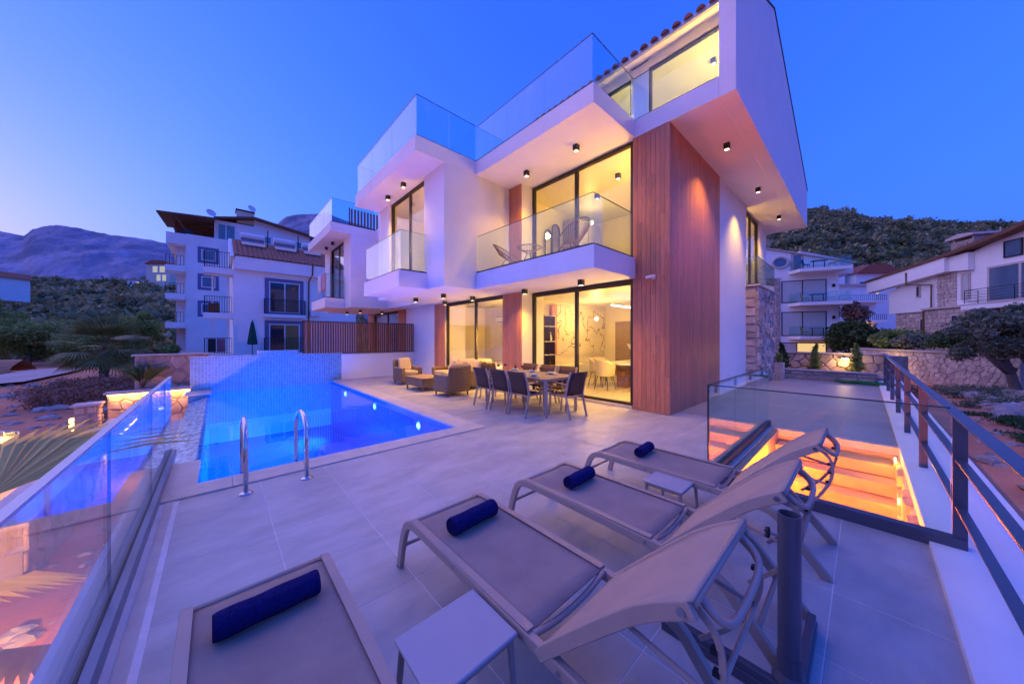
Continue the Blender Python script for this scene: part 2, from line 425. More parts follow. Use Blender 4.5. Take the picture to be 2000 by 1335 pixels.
# ------------------------------------------------------------------ ground and hills
def dirtmat():
    m = mat('red_earth', (.62, .235, .115), .95, var=.30, vs=.35, bump=.9, bs=5)
    n = m.node_tree.nodes; l = m.node_tree.links; b = n['Principled BSDF']
    hs = [q for q in n if q.type == 'HUE_SAT'][0]; ad = [q for q in n if q.type == 'VECT_MATH'][0]
    vo = n.new('ShaderNodeTexVoronoi'); vo.inputs['Scale'].default_value = 4.5; l.new(ad.outputs[0], vo.inputs['Vector'])
    nz = n.new('ShaderNodeTexNoise'); nz.inputs['Scale'].default_value = .5; nz.inputs['Detail'].default_value = 4; l.new(ad.outputs[0], nz.inputs['Vector'])
    cr = n.new('ShaderNodeMapRange'); cr.inputs[1].default_value = .16; cr.inputs[2].default_value = .10; l.new(vo.outputs['Distance'], cr.inputs[0])
    c2 = n.new('ShaderNodeMapRange'); c2.inputs[1].default_value = .45; c2.inputs[2].default_value = .6; l.new(nz.outputs[0], c2.inputs[0])
    mu = n.new('ShaderNodeMath'); mu.operation = 'MULTIPLY'; l.new(cr.outputs[0], mu.inputs[0]); l.new(c2.outputs[0], mu.inputs[1])
    mx = n.new('ShaderNodeMix'); mx.data_type = 'RGBA'; mx.inputs[7].default_value = (.58, .45, .38, 1)
    l.new(mu.outputs[0], mx.inputs[0]); l.new(hs.outputs[0], mx.inputs[6]); l.new(mx.outputs[2], b.inputs['Base Color'])
    return m
M['dirt'] = dirtmat()
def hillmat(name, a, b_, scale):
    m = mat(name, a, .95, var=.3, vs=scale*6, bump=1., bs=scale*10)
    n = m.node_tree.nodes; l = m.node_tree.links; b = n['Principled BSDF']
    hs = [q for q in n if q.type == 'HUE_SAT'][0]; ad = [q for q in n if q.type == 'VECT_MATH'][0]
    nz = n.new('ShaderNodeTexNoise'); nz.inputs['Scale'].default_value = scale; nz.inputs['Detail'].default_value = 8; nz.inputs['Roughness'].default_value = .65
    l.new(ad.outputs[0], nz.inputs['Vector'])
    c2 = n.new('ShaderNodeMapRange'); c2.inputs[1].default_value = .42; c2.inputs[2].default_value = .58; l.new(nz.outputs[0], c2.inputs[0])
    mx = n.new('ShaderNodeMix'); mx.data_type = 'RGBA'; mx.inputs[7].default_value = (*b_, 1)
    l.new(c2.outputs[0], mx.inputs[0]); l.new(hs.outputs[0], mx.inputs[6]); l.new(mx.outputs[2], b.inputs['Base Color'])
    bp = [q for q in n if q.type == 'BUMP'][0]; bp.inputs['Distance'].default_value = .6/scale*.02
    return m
M['hill'] = hillmat('scrubby_hillside', (.42, .26, .17), (.24, .23, .11), .05)
M['mount'] = hillmat('hazed_mountain_rock', (.35, .33, .41), (.17, .19, .26), .006)  # distance haze put into the rock colour as a blue cast

def sstep(a, b, x):
    t = max(0., min(1., (x-a)/(b-a))); return t*t*(3-2*t)
def zg(x, y):
    z = -2.2 + 1.15*sstep(1, 6, x)
    r = math.hypot(x, y)
    far = sstep(45, 400, r)
    z += mnoise.noise(Vector((x*.13, y*.13, 1.))) * .28 + mnoise.noise(Vector((x*.6, y*.6, 4.))) * .09
    if x > 3 and y < -1: z += .55*sstep(-1, -8, y)*sstep(3, 18, x) - .1
    if x < -1 and 22 < y < 60: z += .5*sstep(22, 34, y)*sstep(-2, -9, x)
    return z - far*2
def axis_pts():
    a = [0.]; s = .35
    while a[-1] < 4000: a.append(a[-1]+s); s *= 1.07
    return a
ax = axis_pts(); xs = [-q for q in ax[:0:-1]] + ax
gm = MB(); gm.grid([(x-2, y+8, zg(x-2, y+8)) for x in xs for y in xs], len(xs), len(xs))
struct(gm.build('ground', M['dirt'], smooth=True, fixn=False))

def hill(name, ridge, m, f0, zb, rows, sub, amp, ns, p=1.0, back=1.25):
    rr = []
    for a, b in zip(ridge[:-1], ridge[1:]):
        for k in range(sub): rr.append(Vector(a).lerp(Vector(b), k/sub))
    rr.append(Vector(ridge[-1])); P = []
    nr = rows+6
    for i in range(nr):
        for v in rr:
            s = i/rows
            if s <= 1:
                f = f0+(1-f0)*s; z = zb+(v.z-zb)*s**p
            else:
                f = 1+(s-1)*(back-1)*rows/5; z = zb+(v.z-zb)*max(0, 1-(s-1)*1.4)
            x, y = v.x*f, v.y*f
            k = min(1, s*2.5)
            nzv = mnoise.fractal(Vector((x*ns, y*ns, z*ns*1.5)), .8, 2.1, 6)
            z += amp*nzv*k*(1. if s < .97 else .35)
            x += amp*.5*mnoise.noise(Vector((x*ns*2, y*ns*2, 7)))*k; 
            P.append((x, y, z))
    h = MB(); h.grid(P, nr, len(rr)); o = h.build(name, m, smooth=True, fixn=False); struct(o)
    return rr
LHR = [(-264,512,25.2),(-170,427,32.5),(-100,362,34.5),(-76,341,36.7),(-53,319,35.1),(-29,298,37.6),(-1,272,33.2),(32,242,23.6),(65,212,12.5)]
RHR = [(282,94,98),(313,66,103.5),(346,36,101.9),(358,24,102.7),(371,13,98.5),(389,-4,94.4),(407,-20,95.2),(435,-45,91.1),(459,-68,91.9),(480,-87,88.6),(572,-171,84.1),(755,-338,75.8)]
M1R = [(-2330,4165,453.5),(-1450,3360,548.9),(-923,2877,515.5),(-747,2716,498.8),(-668,2644,482.1),(-632,2612,510.7),(-571,2556,525.0),(-518,2507,522.6),(-448,2443,508.3),(-351,2354,482.1),(-219,2234,458.2),(-149,2169,434.4),(-8,2040,393.8),(238,1815,238.8),(485,1590,95.8)]
M0R = [(-4039,7220,908.9),(-2209,5546,908.9),(-1477,4876,896.5),(-1294,4709,871.7),(-1111,4541,817.9),(-806,4262,660.9),(-379,3871,412.8)]
M2R = [(-166,3134,349.6),(66,2922,559.4),(247,2756,734.3),(311,2697,783.3),(350,2662,828.7),(401,2615,849.7),(479,2544,853.2),(582,2449,835.7),(711,2331,769.3),(969,2095,664.4),(1485,1623,489.5),(2259,915,349.6)]
LH_pts = hill('hill', LHR, M['hill'], .24, -3., 26, 8, 2.2, .03, 1.05)
RH_pts = hill('hill', RHR, M['hill'], .22, -2., 30, 8, 4., .018, 1.0)
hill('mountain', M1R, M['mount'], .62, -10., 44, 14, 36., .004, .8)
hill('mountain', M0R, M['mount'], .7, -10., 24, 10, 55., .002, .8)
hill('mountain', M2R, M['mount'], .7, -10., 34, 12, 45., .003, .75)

# maquis scrub covering the two hillsides: nobody could count it
rng = np.random.default_rng(5)
def scrub(name, label, pts, f0, f1, zb, zp, count, smin, smax, nleaf, m, amp, ns, near_bias=1.):
    cl = []
    for _ in range(count):
        u = rng.random()*(len(pts)-1); i = int(u); v = pts[i].lerp(pts[min(i+1, len(pts)-1)], u-i)
        s = rng.random()**near_bias; s = f0+(f1-f0)*s
        fr = (s-HF)/(1-HF); z = zb+(v.z-zb)*max(fr, 0)**zp; x, y = v.x*s, v.y*s
        k = min(1, fr*2.5); z += amp*mnoise.fractal(Vector((x*ns, y*ns, z*ns*1.5)), .8, 2.1, 6)*k*(1. if fr < .97 else .35)
        r = smin+(smax-smin)*rng.random()**1.6
        tone = float(np.clip(rng.normal(.40, .36), 0, 1))
        for q in range(3):
            cl.append((x+rng.normal()*r*.55, y+rng.normal()*r*.55, z+r*.25+rng.random()*r*.25, r*.75, r*.75, r*.55, tone))
    V, F, t = leaves(cl, nleaf, (smin+smax)*.5*.34, rng, shell=.45)
    o = obj(name, npmesh(name, V, F, m, t)); tag(o, label, 'scrub', kind='stuff')
HF = .24
scrub('hillside_scrub', 'dark evergreen scrub covering the slope below the blue mountains', LH_pts, .26, 1.0, -3., 1.05, 720, 2.2, 4.8, 42, M['leaf_scrub'], 2.2, .03, 1.15)
HF = .22
scrub('hillside_scrub', 'olive and rust scrub covering the hill behind the white houses', RH_pts, .34, 1.0, -2., 1.0, 1250, 2.4, 5.2, 40, M['leaf_scrub'], 4., .018, .8)

# ------------------------------------------------------------------ terrace with loose tiles
def clipped(rects, holes=()):
    return rects
tb = MB()
for (x0, x1, y0, y1) in ((-.36, 4.05, -.33, 4.44), (4.05, 7.10, 1.06, 4.44), (3.4, 6.70, 4.44, 13.1)):
    tb.box(x0, x1, y0, y1, -2.6, -.0018)
tb.box(-.62, -.36, -.9, 4.44, -2.6, .0)
tb.box(-.62, -.36, 4.44, 5.62, -2.6, -.03)
terrace = struct(tb.build('terrace', M['grout']))
G = .61; tile_cache = {}
def lay_tiles(x0, x1, y0, y1):
    i = math.floor((x0-.34)/G); 
    while .34+i*G < x1-.01:
        a = max(x0, .34+i*G); b = min(x1, .34+(i+1)*G); j = math.floor((y0-.13)/G)
        while .13+j*G < y1-.01:
            c = max(y0, .13+j*G); d = min(y1, .13+(j+1)*G)
            if b-a > .04 and d-c > .04:
                key = (round(b-a, 3), round(d-c, 3))
                if key not in tile_cache:
                    wx, wy = key[0]/2-.0026, key[1]/2-.0026; q = MB()
                    q.v = [(-wx,-wy,-.006),(wx,-wy,-.006),(wx,wy,-.006),(-wx,wy,-.006),(-wx,-wy,-.001),(wx,-wy,-.001),(wx,wy,-.001),(-wx,wy,-.001),(-wx+.002,-wy+.002,0),(wx-.002,-wy+.002,0),(wx-.002,wy-.002,0),(-wx+.002,wy-.002,0)]
                    q.f = [(0,1,5,4),(1,2,6,5),(2,3,7,6),(3,0,4,7),(4,5,9,8),(5,6,10,9),(6,7,11,10),(7,4,8,11),(8,9,10,11)]
                    tile_cache[key] = q.mesh('floor_tile', M['tile'])
                obj('floor_tile', tile_cache[key], terrace, ((a+b)/2, (c+d)/2, 0))
            j += 1
        i += 1
lay_tiles(-.30, 4.05, -.33, 4.44); lay_tiles(4.05, 7.10, 1.06, 4.44); lay_tiles(3.4, 6.70, 4.44, 13.1)
MB().box(-.36, -.302, -.9, 4.44, -.02, .004).build('edge_strip', M['coping'], terrace)

sp = MB().box(7.10, 17.6, -.33, 2.66, -2.6, 0.); struct(sp.build('side_path', M['concrete']))
MB().box(7.02, 7.14, -.33, 1.06, -.1, .012).build('path_kerb', M['stonecap'])
bpy.data.objects['path_kerb']['kind'] = 'structure'

# ------------------------------------------------------------------ swimming pool
def mosmat(name, axes, c1=(.03, .17, .44), c2=(.05, .30, .60), grout=(.42, .58, .68), pitch=.072, rough=.15):
    m = bpy.data.materials.new(name); m.use_nodes = True; n = m.node_tree.nodes; l = m.node_tree.links; b = n['Principled BSDF']
    b.inputs['Roughness'].default_value = rough
    tc = n.new('ShaderNodeTexCoord'); sx = n.new('ShaderNodeSeparateXYZ'); cx = n.new('ShaderNodeCombineXYZ')
    l.new(tc.outputs['Object'], sx.inputs[0]); l.new(sx.outputs[axes[0]], cx.inputs[0]); l.new(sx.outputs[axes[1]], cx.inputs[1])
    br = n.new('ShaderNodeTexBrick'); br.offset = 0; br.squash = 1; br.inputs['Color1'].default_value = (*c1, 1); br.inputs['Color2'].default_value = (*c2, 1)
    br.inputs['Mortar'].default_value = (*grout, 1); br.inputs['Scale'].default_value = 1.; br.inputs['Mortar Size'].default_value = .006
    br.inputs['Brick Width'].default_value = pitch; br.inputs['Row Height'].default_value = pitch; br.inputs['Bias'].default_value = -.1
    l.new(cx.outputs[0], br.inputs['Vector']); l.new(br.outputs['Color'], b.inputs['Base Color']); return m
mos_f = mosmat('pool_floor_mosaic', (0, 1), (.02, .20, .52), (.03, .23, .57), (.05, .27, .60)); mos_x = mosmat('pool_side_mosaic', (1, 2), (.02, .18, .48), (.04, .23, .55), (.08, .29, .58)); mos_y = mosmat('pool_end_mosaic', (0, 2), (.02, .18, .48), (.04, .23, .55), (.08, .29, .58))
weir_m = mat('wet_edge_mosaic', (.36, .55, .62), .12, var=.75, vs=16, bump=.8, bs=26, stretch=(1., .55, 1.))
pool = thing('swimming_pool', 'bright blue lit swimming pool with beige coping beside the terrace', 'pool', (1.5, 9., -1.6))
MB().box(-.5, 3.05, 4.75, 13.2, -1.75, -1.6).build('pool_floor', mos_f, pool)
MB().box(3.05, 3.4, 4.75, 13.08, -1.75, -.02).build('pool_wall', mos_x, pool)
MB().box(-.5, 3.4, 4.44, 4.75, -1.75, -.02).build('pool_wall', mos_y, pool)
MB().box(-.5, -.16, 4.75, 5.64, -1.75, -.02).build('pool_wall', mos_x, pool)
MB().prism([(-.16, -1.75), (-.16, -.075), (-.22, -.075), (-.56, -.20), (-.56, -1.75)], 'y', 5.64, 12.25).build('overflow_weir', weir_m, pool)
MB().box(-.58, -.16, 12.25, 13.08, -1.75, -.02).build('pool_wall', mos_x, pool)
MB().box(-.90, -.58, 4.4, 13.1, -1.2, -.75).build('overflow_gutter', M['coping'], pool)
def cope(x0, x1, y0, y1, along):
    L = (x1-x0) if along == 'x' else (y1-y0); k = max(1, round(L/.62)); s = L/k
    for i in range(k):
        q = MB()
        if along == 'x': q.box(x0+i*s+.0015, x0+(i+1)*s-.0015, y0, y1, -.02, .016)
        else: q.box(x0, x1, y0+i*s+.0015, y0+(i+1)*s-.0015, -.02, .016)
        q.build('coping_stone', M['coping'], pool, bevel=.003)
cope(-.54, 3.42, 4.42, 4.76, 'x'); cope(3.04, 3.42, 4.76, 13.09, 'y'); cope(-.54, -.155, 4.76, 5.66, 'y'); cope(-.66, -.12, 12.25, 13.07, 'x')
# tiled end wall above the water, each small tile proud of the grout
ew = thing('pool_end_wall', 'blue mosaic tiled wall at the far end of the pool', 'wall', (1.4, 13.2, -1.6))
MB().box(-.58, 3.42, 13.1, 13.32, -1.75, .985).build('wall_core', M['mosgrout'], ew)
MB().box(.95, 2.05, 13.11, 13.32, .985, 1.13).build('spout_block', M['mosgrout'], ew)
mt = MB(); pt = .0735
for i in range(54):
    for k in range(27):
        x = -.575+i*pt; z = -1.0+k*pt
        if z+pt > .985 or x+pt > 3.42: continue
        mt.box(x+.004, x+pt-.004, 13.094, 13.1, z+.004, z+pt-.004)
for i in range(15):
    for k in range(2):
        x = .952+i*pt; z = .985+k*pt
        mt.box(x+.004, x+pt-.004, 13.104, 13.11, z+.003, z+pt-.004)
o = mt.build('mosaic_tiles', M['mosaic'], ew, fixn=False); o['kind'] = 'stuff'
MB().box(-.60, .94, 13.08, 13.34, .985, 1.0).build('wall_cap', M['stonecap'], ew)
MB().box(2.06, 3.44, 13.08, 13.34, .985, 1.0).build('wall_cap', M['stonecap'], ew)
M['water'] = glassmat('pool_water', (.34, .68, 1.), 1.333, 0.02, bump=.10, bs=1.6)
wt = MB(); nx, ny = 2, 2
wt.grid([(-.205, 4.76, -.068), (-.205, 13.09, -.068), (3.05, 4.76, -.068), (3.05, 13.09, -.068)], 2, 2)
struct(wt.build('water', M['water']))
for i, y in enumerate((6.14, 8.63, 11.22)):
    f = MB(); f.v = []
    f.tube([(3.05, y, -.24), (3.03, y, -.24)], .105, 16).build('pool_light_ring', M['white'], pool)
    f = MB().tube([(3.03, y, -.24), (3.02, y, -.24)], .06, 16).build('pool_light_lens', M['pool_emit'], pool)
    lamp('pool_lamp', 'SPOT', (2.98, y, -.45), 1900, (.0, .20, 1.0), None, .04, 95, (.6, y, -1.6), 1.)
for x in (.4, 1.45, 2.5):  # unseen near-wall lamps and blank lenses, added to even out the glow
    lamp('pool_lamp', 'SPOT', (x, 4.81, -.6), 2200, (.0, .17, 1.0), None, .05, 70, (x, 8.6, -1.6), 1.)
    MB().tube([(x, 4.75, -.5), (x, 4.77, -.5)], .085, 16).build('pool_light_lens', M['white'], pool)
# ladder
lad = thing('pool_ladder', 'stainless steel ladder handrails arching into the near pool edge', 'ladder', (.47, 4.16, 0))
for x in (.21, .73):
    path = [(x, 4.16, 0), (x, 4.16, .42)]
    for k in range(9):
        a = math.pi*k/8; path.append((x, 4.16+.33*(1-math.cos(a)), .42+.27*math.sin(a)))
    path += [(x, 4.83, .1), (x, 4.83, -1.0)]
    h = MB().tube(path, .021, 14).build('handrail', M['chrome'], lad, smooth=True)
    MB().lathe([(.0, .022), (.03, .020), (.058, .010), (.062, 0.)], (x, 4.16, .001), 20).build('flange', M['chrome'], h, smooth=True)
for z in (-.25, -.5, -.75):
    MB().box(.21, .73, 4.80, 4.88, z, z+.02).build('step', M['chrome'], lad)
# ------------------------------------------------------------------ the villa and its twin
def marblemat():
    m = bpy.data.materials.new('veined_marble'); m.use_nodes = True; n = m.node_tree.nodes; l = m.node_tree.links; b = n['Principled BSDF']
    b.inputs['Roughness'].default_value = .2
    tc = n.new('ShaderNodeTexCoord'); mp = n.new('ShaderNodeMapping'); mp.inputs['Rotation'].default_value = (R(38), 0, 0); mp.inputs['Scale'].default_value = (1, 5.5, .9)
    l.new(tc.outputs['Object'], mp.inputs[0])
    nz = n.new('ShaderNodeTexNoise'); nz.inputs['Scale'].default_value = 1.3; nz.inputs['Detail'].default_value = 3; nz.inputs['Distortion'].default_value = .1
    l.new(mp.outputs[0], nz.inputs['Vector'])
    sb = n.new('ShaderNodeMath'); sb.operation = 'SUBTRACT'; sb.inputs[1].default_value = .5; l.new(nz.outputs[0], sb.inputs[0])
    ab = n.new('ShaderNodeMath'); ab.operation = 'ABSOLUTE'; l.new(sb.outputs[0], ab.inputs[0])
    mr = n.new('ShaderNodeMapRange'); mr.inputs[1].default_value = 0; mr.inputs[2].default_value = .016; l.new(ab.outputs[0], mr.inputs[0])
    mx = n.new('ShaderNodeMix'); mx.data_type = 'RGBA'; mx.inputs[6].default_value = (.16, .10, .05, 1); mx.inputs[7].default_value = (.74, .68, .56, 1)
    l.new(mr.outputs[0], mx.inputs[0]); l.new(mx.outputs[2], b.inputs['Base Color']); return m
M['marble'] = marblemat()

def walls(parent, boxes, m='plaster'):
    for b in boxes: MB().box(*b).build('wall', M[m], parent)

def planks_x(parent, X, y0, y1, z0, z1, rr, pw=.102, ln=1.22, sgn=-1):
    """vertical planks on a face that looks along -X (plank fronts at X)"""
    k = round((y1-y0)/pw); s = (y1-y0)/k
    for i in range(k):
        z = z0 - ln*rr.random()*.8
        while z < z1-.02:
            a = max(z, z0); b = min(z+ln, z1)
            if b-a > .03:
                d = rr.random()*.002
                MB().box(X-d, X+.022, y0+i*s+.0022, y0+(i+1)*s-.0022, a+.0015, b-.0015).build('plank', M['wood'], parent)
            z += ln
def planks_y(parent, Y, x0, x1, z0, z1, rr, pw=.102, ln=1.22):
    k = round((x1-x0)/pw); s = (x1-x0)/k
    for i in range(k):
        z = z0 - ln*rr.random()*.8
        while z < z1-.02:
            a = max(z, z0); b = min(z+ln, z1)
            if b-a > .03:
                d = rr.random()*.002
                MB().box(x0+i*s+.0022, x0+(i+1)*s-.0022, Y-d, Y+.022, a+.0015, b-.0015).build('plank', M['wood'], parent)
            z += ln
def slider_x(parent, X, y0, y1, z0, z1, mull, fw=.07, sill=.06, pane=None, th=.09, name='sliding_door', head=None):
    """sliding door in a plane of constant X"""
    f = MB(); hd = head or fw
    f.box(X, X+th, y0, y1, z0, z0+sill).box(X, X+th, y0, y1, z1-hd, z1).box(X, X+th, y0, y0+fw, z0+sill, z1-hd).box(X, X+th, y1-fw, y1, z0+sill, z1-hd)
    ms = mull if isinstance(mull, (list, tuple)) else [mull]
    for mm in ms: f.box(X+.01, X+th-.01, mm-fw*.6, mm+fw*.6, z0+sill, z1-hd)
    d = f.build(name, M['darkframe'], parent)
    ed = [y0+fw] + [v for mm in ms for v in (mm-fw*.6, mm+fw*.6)] + [y1-fw]
    for k in range(0, len(ed), 2):
        xx = X+.03+(.02 if (k//2) % 2 else 0)
        MB().box(xx, xx+.012, ed[k], ed[k+1], z0+sill, z1-hd).build('pane', pane or M['winpane'], d)
    return d
def slider_y(parent, Y, x0, x1, z0, z1, mull, fw=.07, pane=None, th=.09, name='sliding_door'):
    f = MB(); f.box(x0, x1, Y, Y+th, z0, z0+.06).box(x0, x1, Y, Y+th, z1-fw, z1).box(x0, x0+fw, Y, Y+th, z0+.06, z1-fw).box(x1-fw, x1, Y, Y+th, z0+.06, z1-fw)
    f.box(mull-fw*.6, mull+fw*.6, Y+.01, Y+th-.01, z0+.06, z1-fw)
    d = f.build(name, M['darkframe'], parent)
    for a, b in ((x0+fw, mull-fw*.6), (mull+fw*.6, x1-fw)):
        MB().box(a, b, Y+.04, Y+.052, z0+.06, z1-fw).build('pane', pane or M['winpane'], d)
    return d
def glassrun(parent, pts, z0, z1, m, name='glass_balustrade', chan=.035, th=.016, topedge=True):
    """pts: plan polyline, each segment split by listed seam fractions"""
    ch = MB()
    for (a, b, seams) in pts:
        a = Vector((*a, 0)); b = Vector((*b, 0)); ch.bar(a+Vector((0,0,z0+chan/2)), b+Vector((0,0,z0+chan/2)), .05, chan)
    base = ch.build(name, M['black'], parent)
    for (a, b, seams) in pts:
        a = Vector((*a, 0)); b = Vector((*b, 0)); L = (b-a).length; d = (b-a)/L
        ed = [0]+list(seams)+[1]
        for q, r in zip(ed[:-1], ed[1:]):
            p = a+d*(q*L+.004); e = a+d*(r*L-.004)
            MB().bar(p+Vector((0,0,(z0+chan+z1)/2)), e+Vector((0,0,(z0+chan+z1)/2)), th, z1-z0-chan).build('glass_panel', m, base)
        MB().bar(a+Vector((0,0,z1+.003)), b+Vector((0,0,z1+.003)), th+.002, .006).build('glass_edge', M['glassedge'], base)
    return base

def wing(P, dy, lit, rr):
    """front bay with upper window, small balcony, roof slab and the ground-floor doors under it"""
    Y = lambda v: v+dy
    walls(P, [(4.12, 4.30, Y(6.98), Y(8.02), 2.84, 5.87), (4.30, 6.75, Y(6.98), Y(7.15), 2.84, 5.87), (4.12, 4.30, Y(10.40), Y(11.35), 2.84, 5.87),
              (4.30, 6.9, Y(11.2), Y(11.35), 2.84, 5.87), (4.12, 4.30, Y(8.02), Y(10.40), 2.84, 3.26)])
    MB().box(4.30, 6.9, Y(7.15), Y(11.2), 2.845, 3.24).build('floor_slab', M['plaster'], P)
    MB().box(3.35, 4.12, Y(7.84), Y(10.46), 2.84, 3.26).build('balcony_slab', M['plaster'], P, bevel=.006)
    MB().box(3.36, 7.0, Y(6.97), Y(11.33), 5.87, 6.24).build('roof_slab', M['plaster'], P, bevel=.006)
    slider_x(P, 4.19, Y(8.02), Y(10.40), 3.26, 5.87, Y(9.08), fw=.06, name='window')
    glassrun(P, [((3.41, Y(7.88)), (3.41, Y(10.42)), (.5,)), ((3.41, Y(7.88)), (4.11, Y(7.88)), ())], 3.26, 4.28, M['rail_glass'])
    glassrun(P, [((3.42, Y(7.03)), (3.42, Y(11.27)), (.34, .70)), ((3.42, Y(7.03)), (5.10, Y(7.03)), (.52,)), ((3.42, Y(11.27)), (5.10, Y(11.27)), (.5,))], 6.24, 7.22, M['roof_glass'])
    # ground floor
    walls(P, [(6.305, 7.2, Y(6.47), Y(7.27), 0, 2.84), (6.305, 7.2, Y(10.58), Y(11.36), 0, 2.84)])
    cl = MB().box(6.296, 6.304, Y(6.48), Y(7.26), .01, 2.83).build('wood_panel', M['darkframe'], P)
    planks_x(cl, 6.272, Y(6.475), Y(7.265), .005, 2.83, rr, ln=2.9)
    cl = MB().box(6.296, 6.304, Y(10.60), Y(11.34), .01, 2.83).build('wood_panel', M['darkframe'], P)
    planks_x(cl, 6.272, Y(10.60), Y(11.35), .005, 2.83, rr, ln=2.9)
    slider_x(P, 6.34, Y(7.28), Y(10.57), .03, 2.84, Y(8.75), head=.11)
    MB().box(6.27, 6.7, Y(7.28), Y(10.57), -.05, .03).build('door_sill', M['stonecap'], P)

V1 = thing('villa', 'modern white villa with wood clad corner and glass balconies, nearest the pool', 'villa', (10., 6., 0))
rr = random.Random(3)
wing(V1, 0, True, rr)
# right hand part -------------------------------------------------
walls(V1, [(6.69, 9.93, 2.645, 3.39, 0, 5.87), (9.95, 12.85, 2.62, 3.39, 0, 5.87), (12.85, 16.3, 2.78, 3.39, 0, 3.28), (15.0, 16.3, 2.66, 3.39, 3.28, 5.87),
           (12.85, 12.95, 2.66, 3.39, 3.28, 5.87), (6.30, 6.75, 6.47, 6.98, 3.28, 5.87), (12.6, 12.8, 3.39, 11.35, 0, 5.87), (6.30, 6.9, 11.36, 14.6, 0, 6.2)])
MB().box(5.08, 6.66, 3.33, 6.98, 2.84, 3.27).box(6.66, 12.6, 3.39, 6.98, 2.845, 3.25).build('balcony_slab', M['plaster'], V1, bevel=.006)
MB().box(5.08, 17.0, 3.34, 6.97, 5.87, 6.24).box(6.64, 17.0, 1.76, 3.34, 5.87, 6.24).box(7.0, 17.0, 6.97, 11.33, 5.87, 6.24).build('roof_slab', M['plaster'], V1, bevel=.006)
MB().prism([(6.64, 5.868), (17.02, 5.868), (17.02, 7.28), (10.16, 9.66), (6.64, 8.02)], 'y', 1.50, 1.758).build('gable_wall', M['plaster'], V1)
fl = MB().sweep([(6.60, 1.63, 8.01), (10.16, 1.63, 9.69), (17.06, 1.63, 7.295)], [(-.15, -.012), (.15, -.012), (.15, .012), (-.15, .012)], side=(0, 1, 0))
fl.build('gable_flashing', M['darkframe'], V1)
# wood clad corner
wc = MB().box(6.684, 6.689, 2.65, 3.385, .01, 5.86).box(6.70, 9.92, 2.636, 2.644, .01, 5.86).build('wood_corner', M['darkframe'], V1)
planks_x(wc, 6.66, 2.612, 3.388, .004, 5.868, rr, ln=1.25)
planks_y(wc, 2.612, 6.684, 9.945, .004, 5.868, rr, ln=1.45)
cl = MB().box(6.293, 6.299, 6.48, 6.97, 3.27, 5.86).build('wood_panel', M['darkframe'], V1)
planks_x(cl, 6.272, 6.475, 6.975, 3.27, 5.865, rr, ln=3)
# doors
slider_x(V1, 6.72, 3.40, 6.47, .06, 2.84, 4.94, head=.12, fw=.075)
MB().box(6.64, 7.0, 3.40, 6.47, -.05, .06).build('door_sill', M['stonecap'], V1)
slider_x(V1, 6.72, 3.40, 6.47, 3.26, 5.86, 4.94, fw=.075)
slider_y(V1, 2.70, 12.95, 15.0, 3.28, 5.86, 13.95)
glassrun(V1, [((5.12, 3.38), (5.12, 6.96), (.65,)), ((5.12, 3.38), (6.60, 3.38), ())], 3.27, 4.24, M['rail_glass'])
glassrun(V1, [((5.12, 3.39), (5.12, 7.0), (.33, .66)), ((5.12, 3.39), (6.68, 3.39), ()), ((6.70, 3.39), (6.70, 1.79), ())], 6.24, 7.18, M['roof_glass'])
# stone bay on the side with its balcony
sb = MB().box(12.86, 15.85, 2.34, 2.76, 0, 3.22).build('stone_bay', M['mortar'], V1)
rs = random.Random(11)
stones(sb, (12.86, 2.70, 0), (0, -1, 0), (-1, 0, 0), .36, 3.22, .30, M['stone'], rs, depth=.035)
rubble(sb, (12.86, 2.34, 0), (1, 0, 0), (0, -1, 0), 2.98, 3.22, .22, M['stone'], rs, depth=.07)
MB().box(12.78, 15.95, 2.24, 2.78, 3.225, 3.29).build('bay_cap', M['stonecap'], V1, bevel=.006)
glassrun(V1, [((12.92, 2.33), (15.8, 2.33), (.5,)), ((12.92, 2.33), (12.92, 2.66), ())], 3.29, 4.2, M['rail_glass'])
MB().box(15.35, 15.85, 2.02, 2.27, 0, .62).build('plinth', M['stone'], V1, bevel=.01)
# interiors
def room(x0, x1, y0, y1, z0, z1, openx=True, mw=None, openy=False):
    b = MB().box(x1, x1+.1, y0-.1, y1+.1, z0, z1).box(x0+.12, x1, y1, y1+.1, z0, z1).box(x0+.12, x1, y0-.02, y0, z0, z1)
    if openy: b = MB().box(x1, x1+.1, y0, y1+.1, z0, z1).box(x0, x1, y1, y1+.1, z0, z1).box(x0-.05, x0, y0, y1, z0, z1)
    b.build('interior_wall', mw or M['cream'], V1)
    MB().box(x0+.02, x1, y0, y1, z1-.02, z1).build('interior_ceiling', M['white'], V1)
    MB().box(x0+.02, x1, y0, y1, z0, z0+.02).build('interior_floor', M['intfloor'], V1)
room(6.82, 11.9, 3.44, 7.28, .03, 2.838); room(6.46, 8.6, 7.40, 11.15, .03, 2.838)
room(6.82, 10.6, 3.44, 7.0, 3.255, 5.866); room(4.31, 6.72, 7.18, 11.15, 3.265, 5.866)
room(13.0, 15.9, 2.82, 5.5, 3.285, 5.866, openy=True)
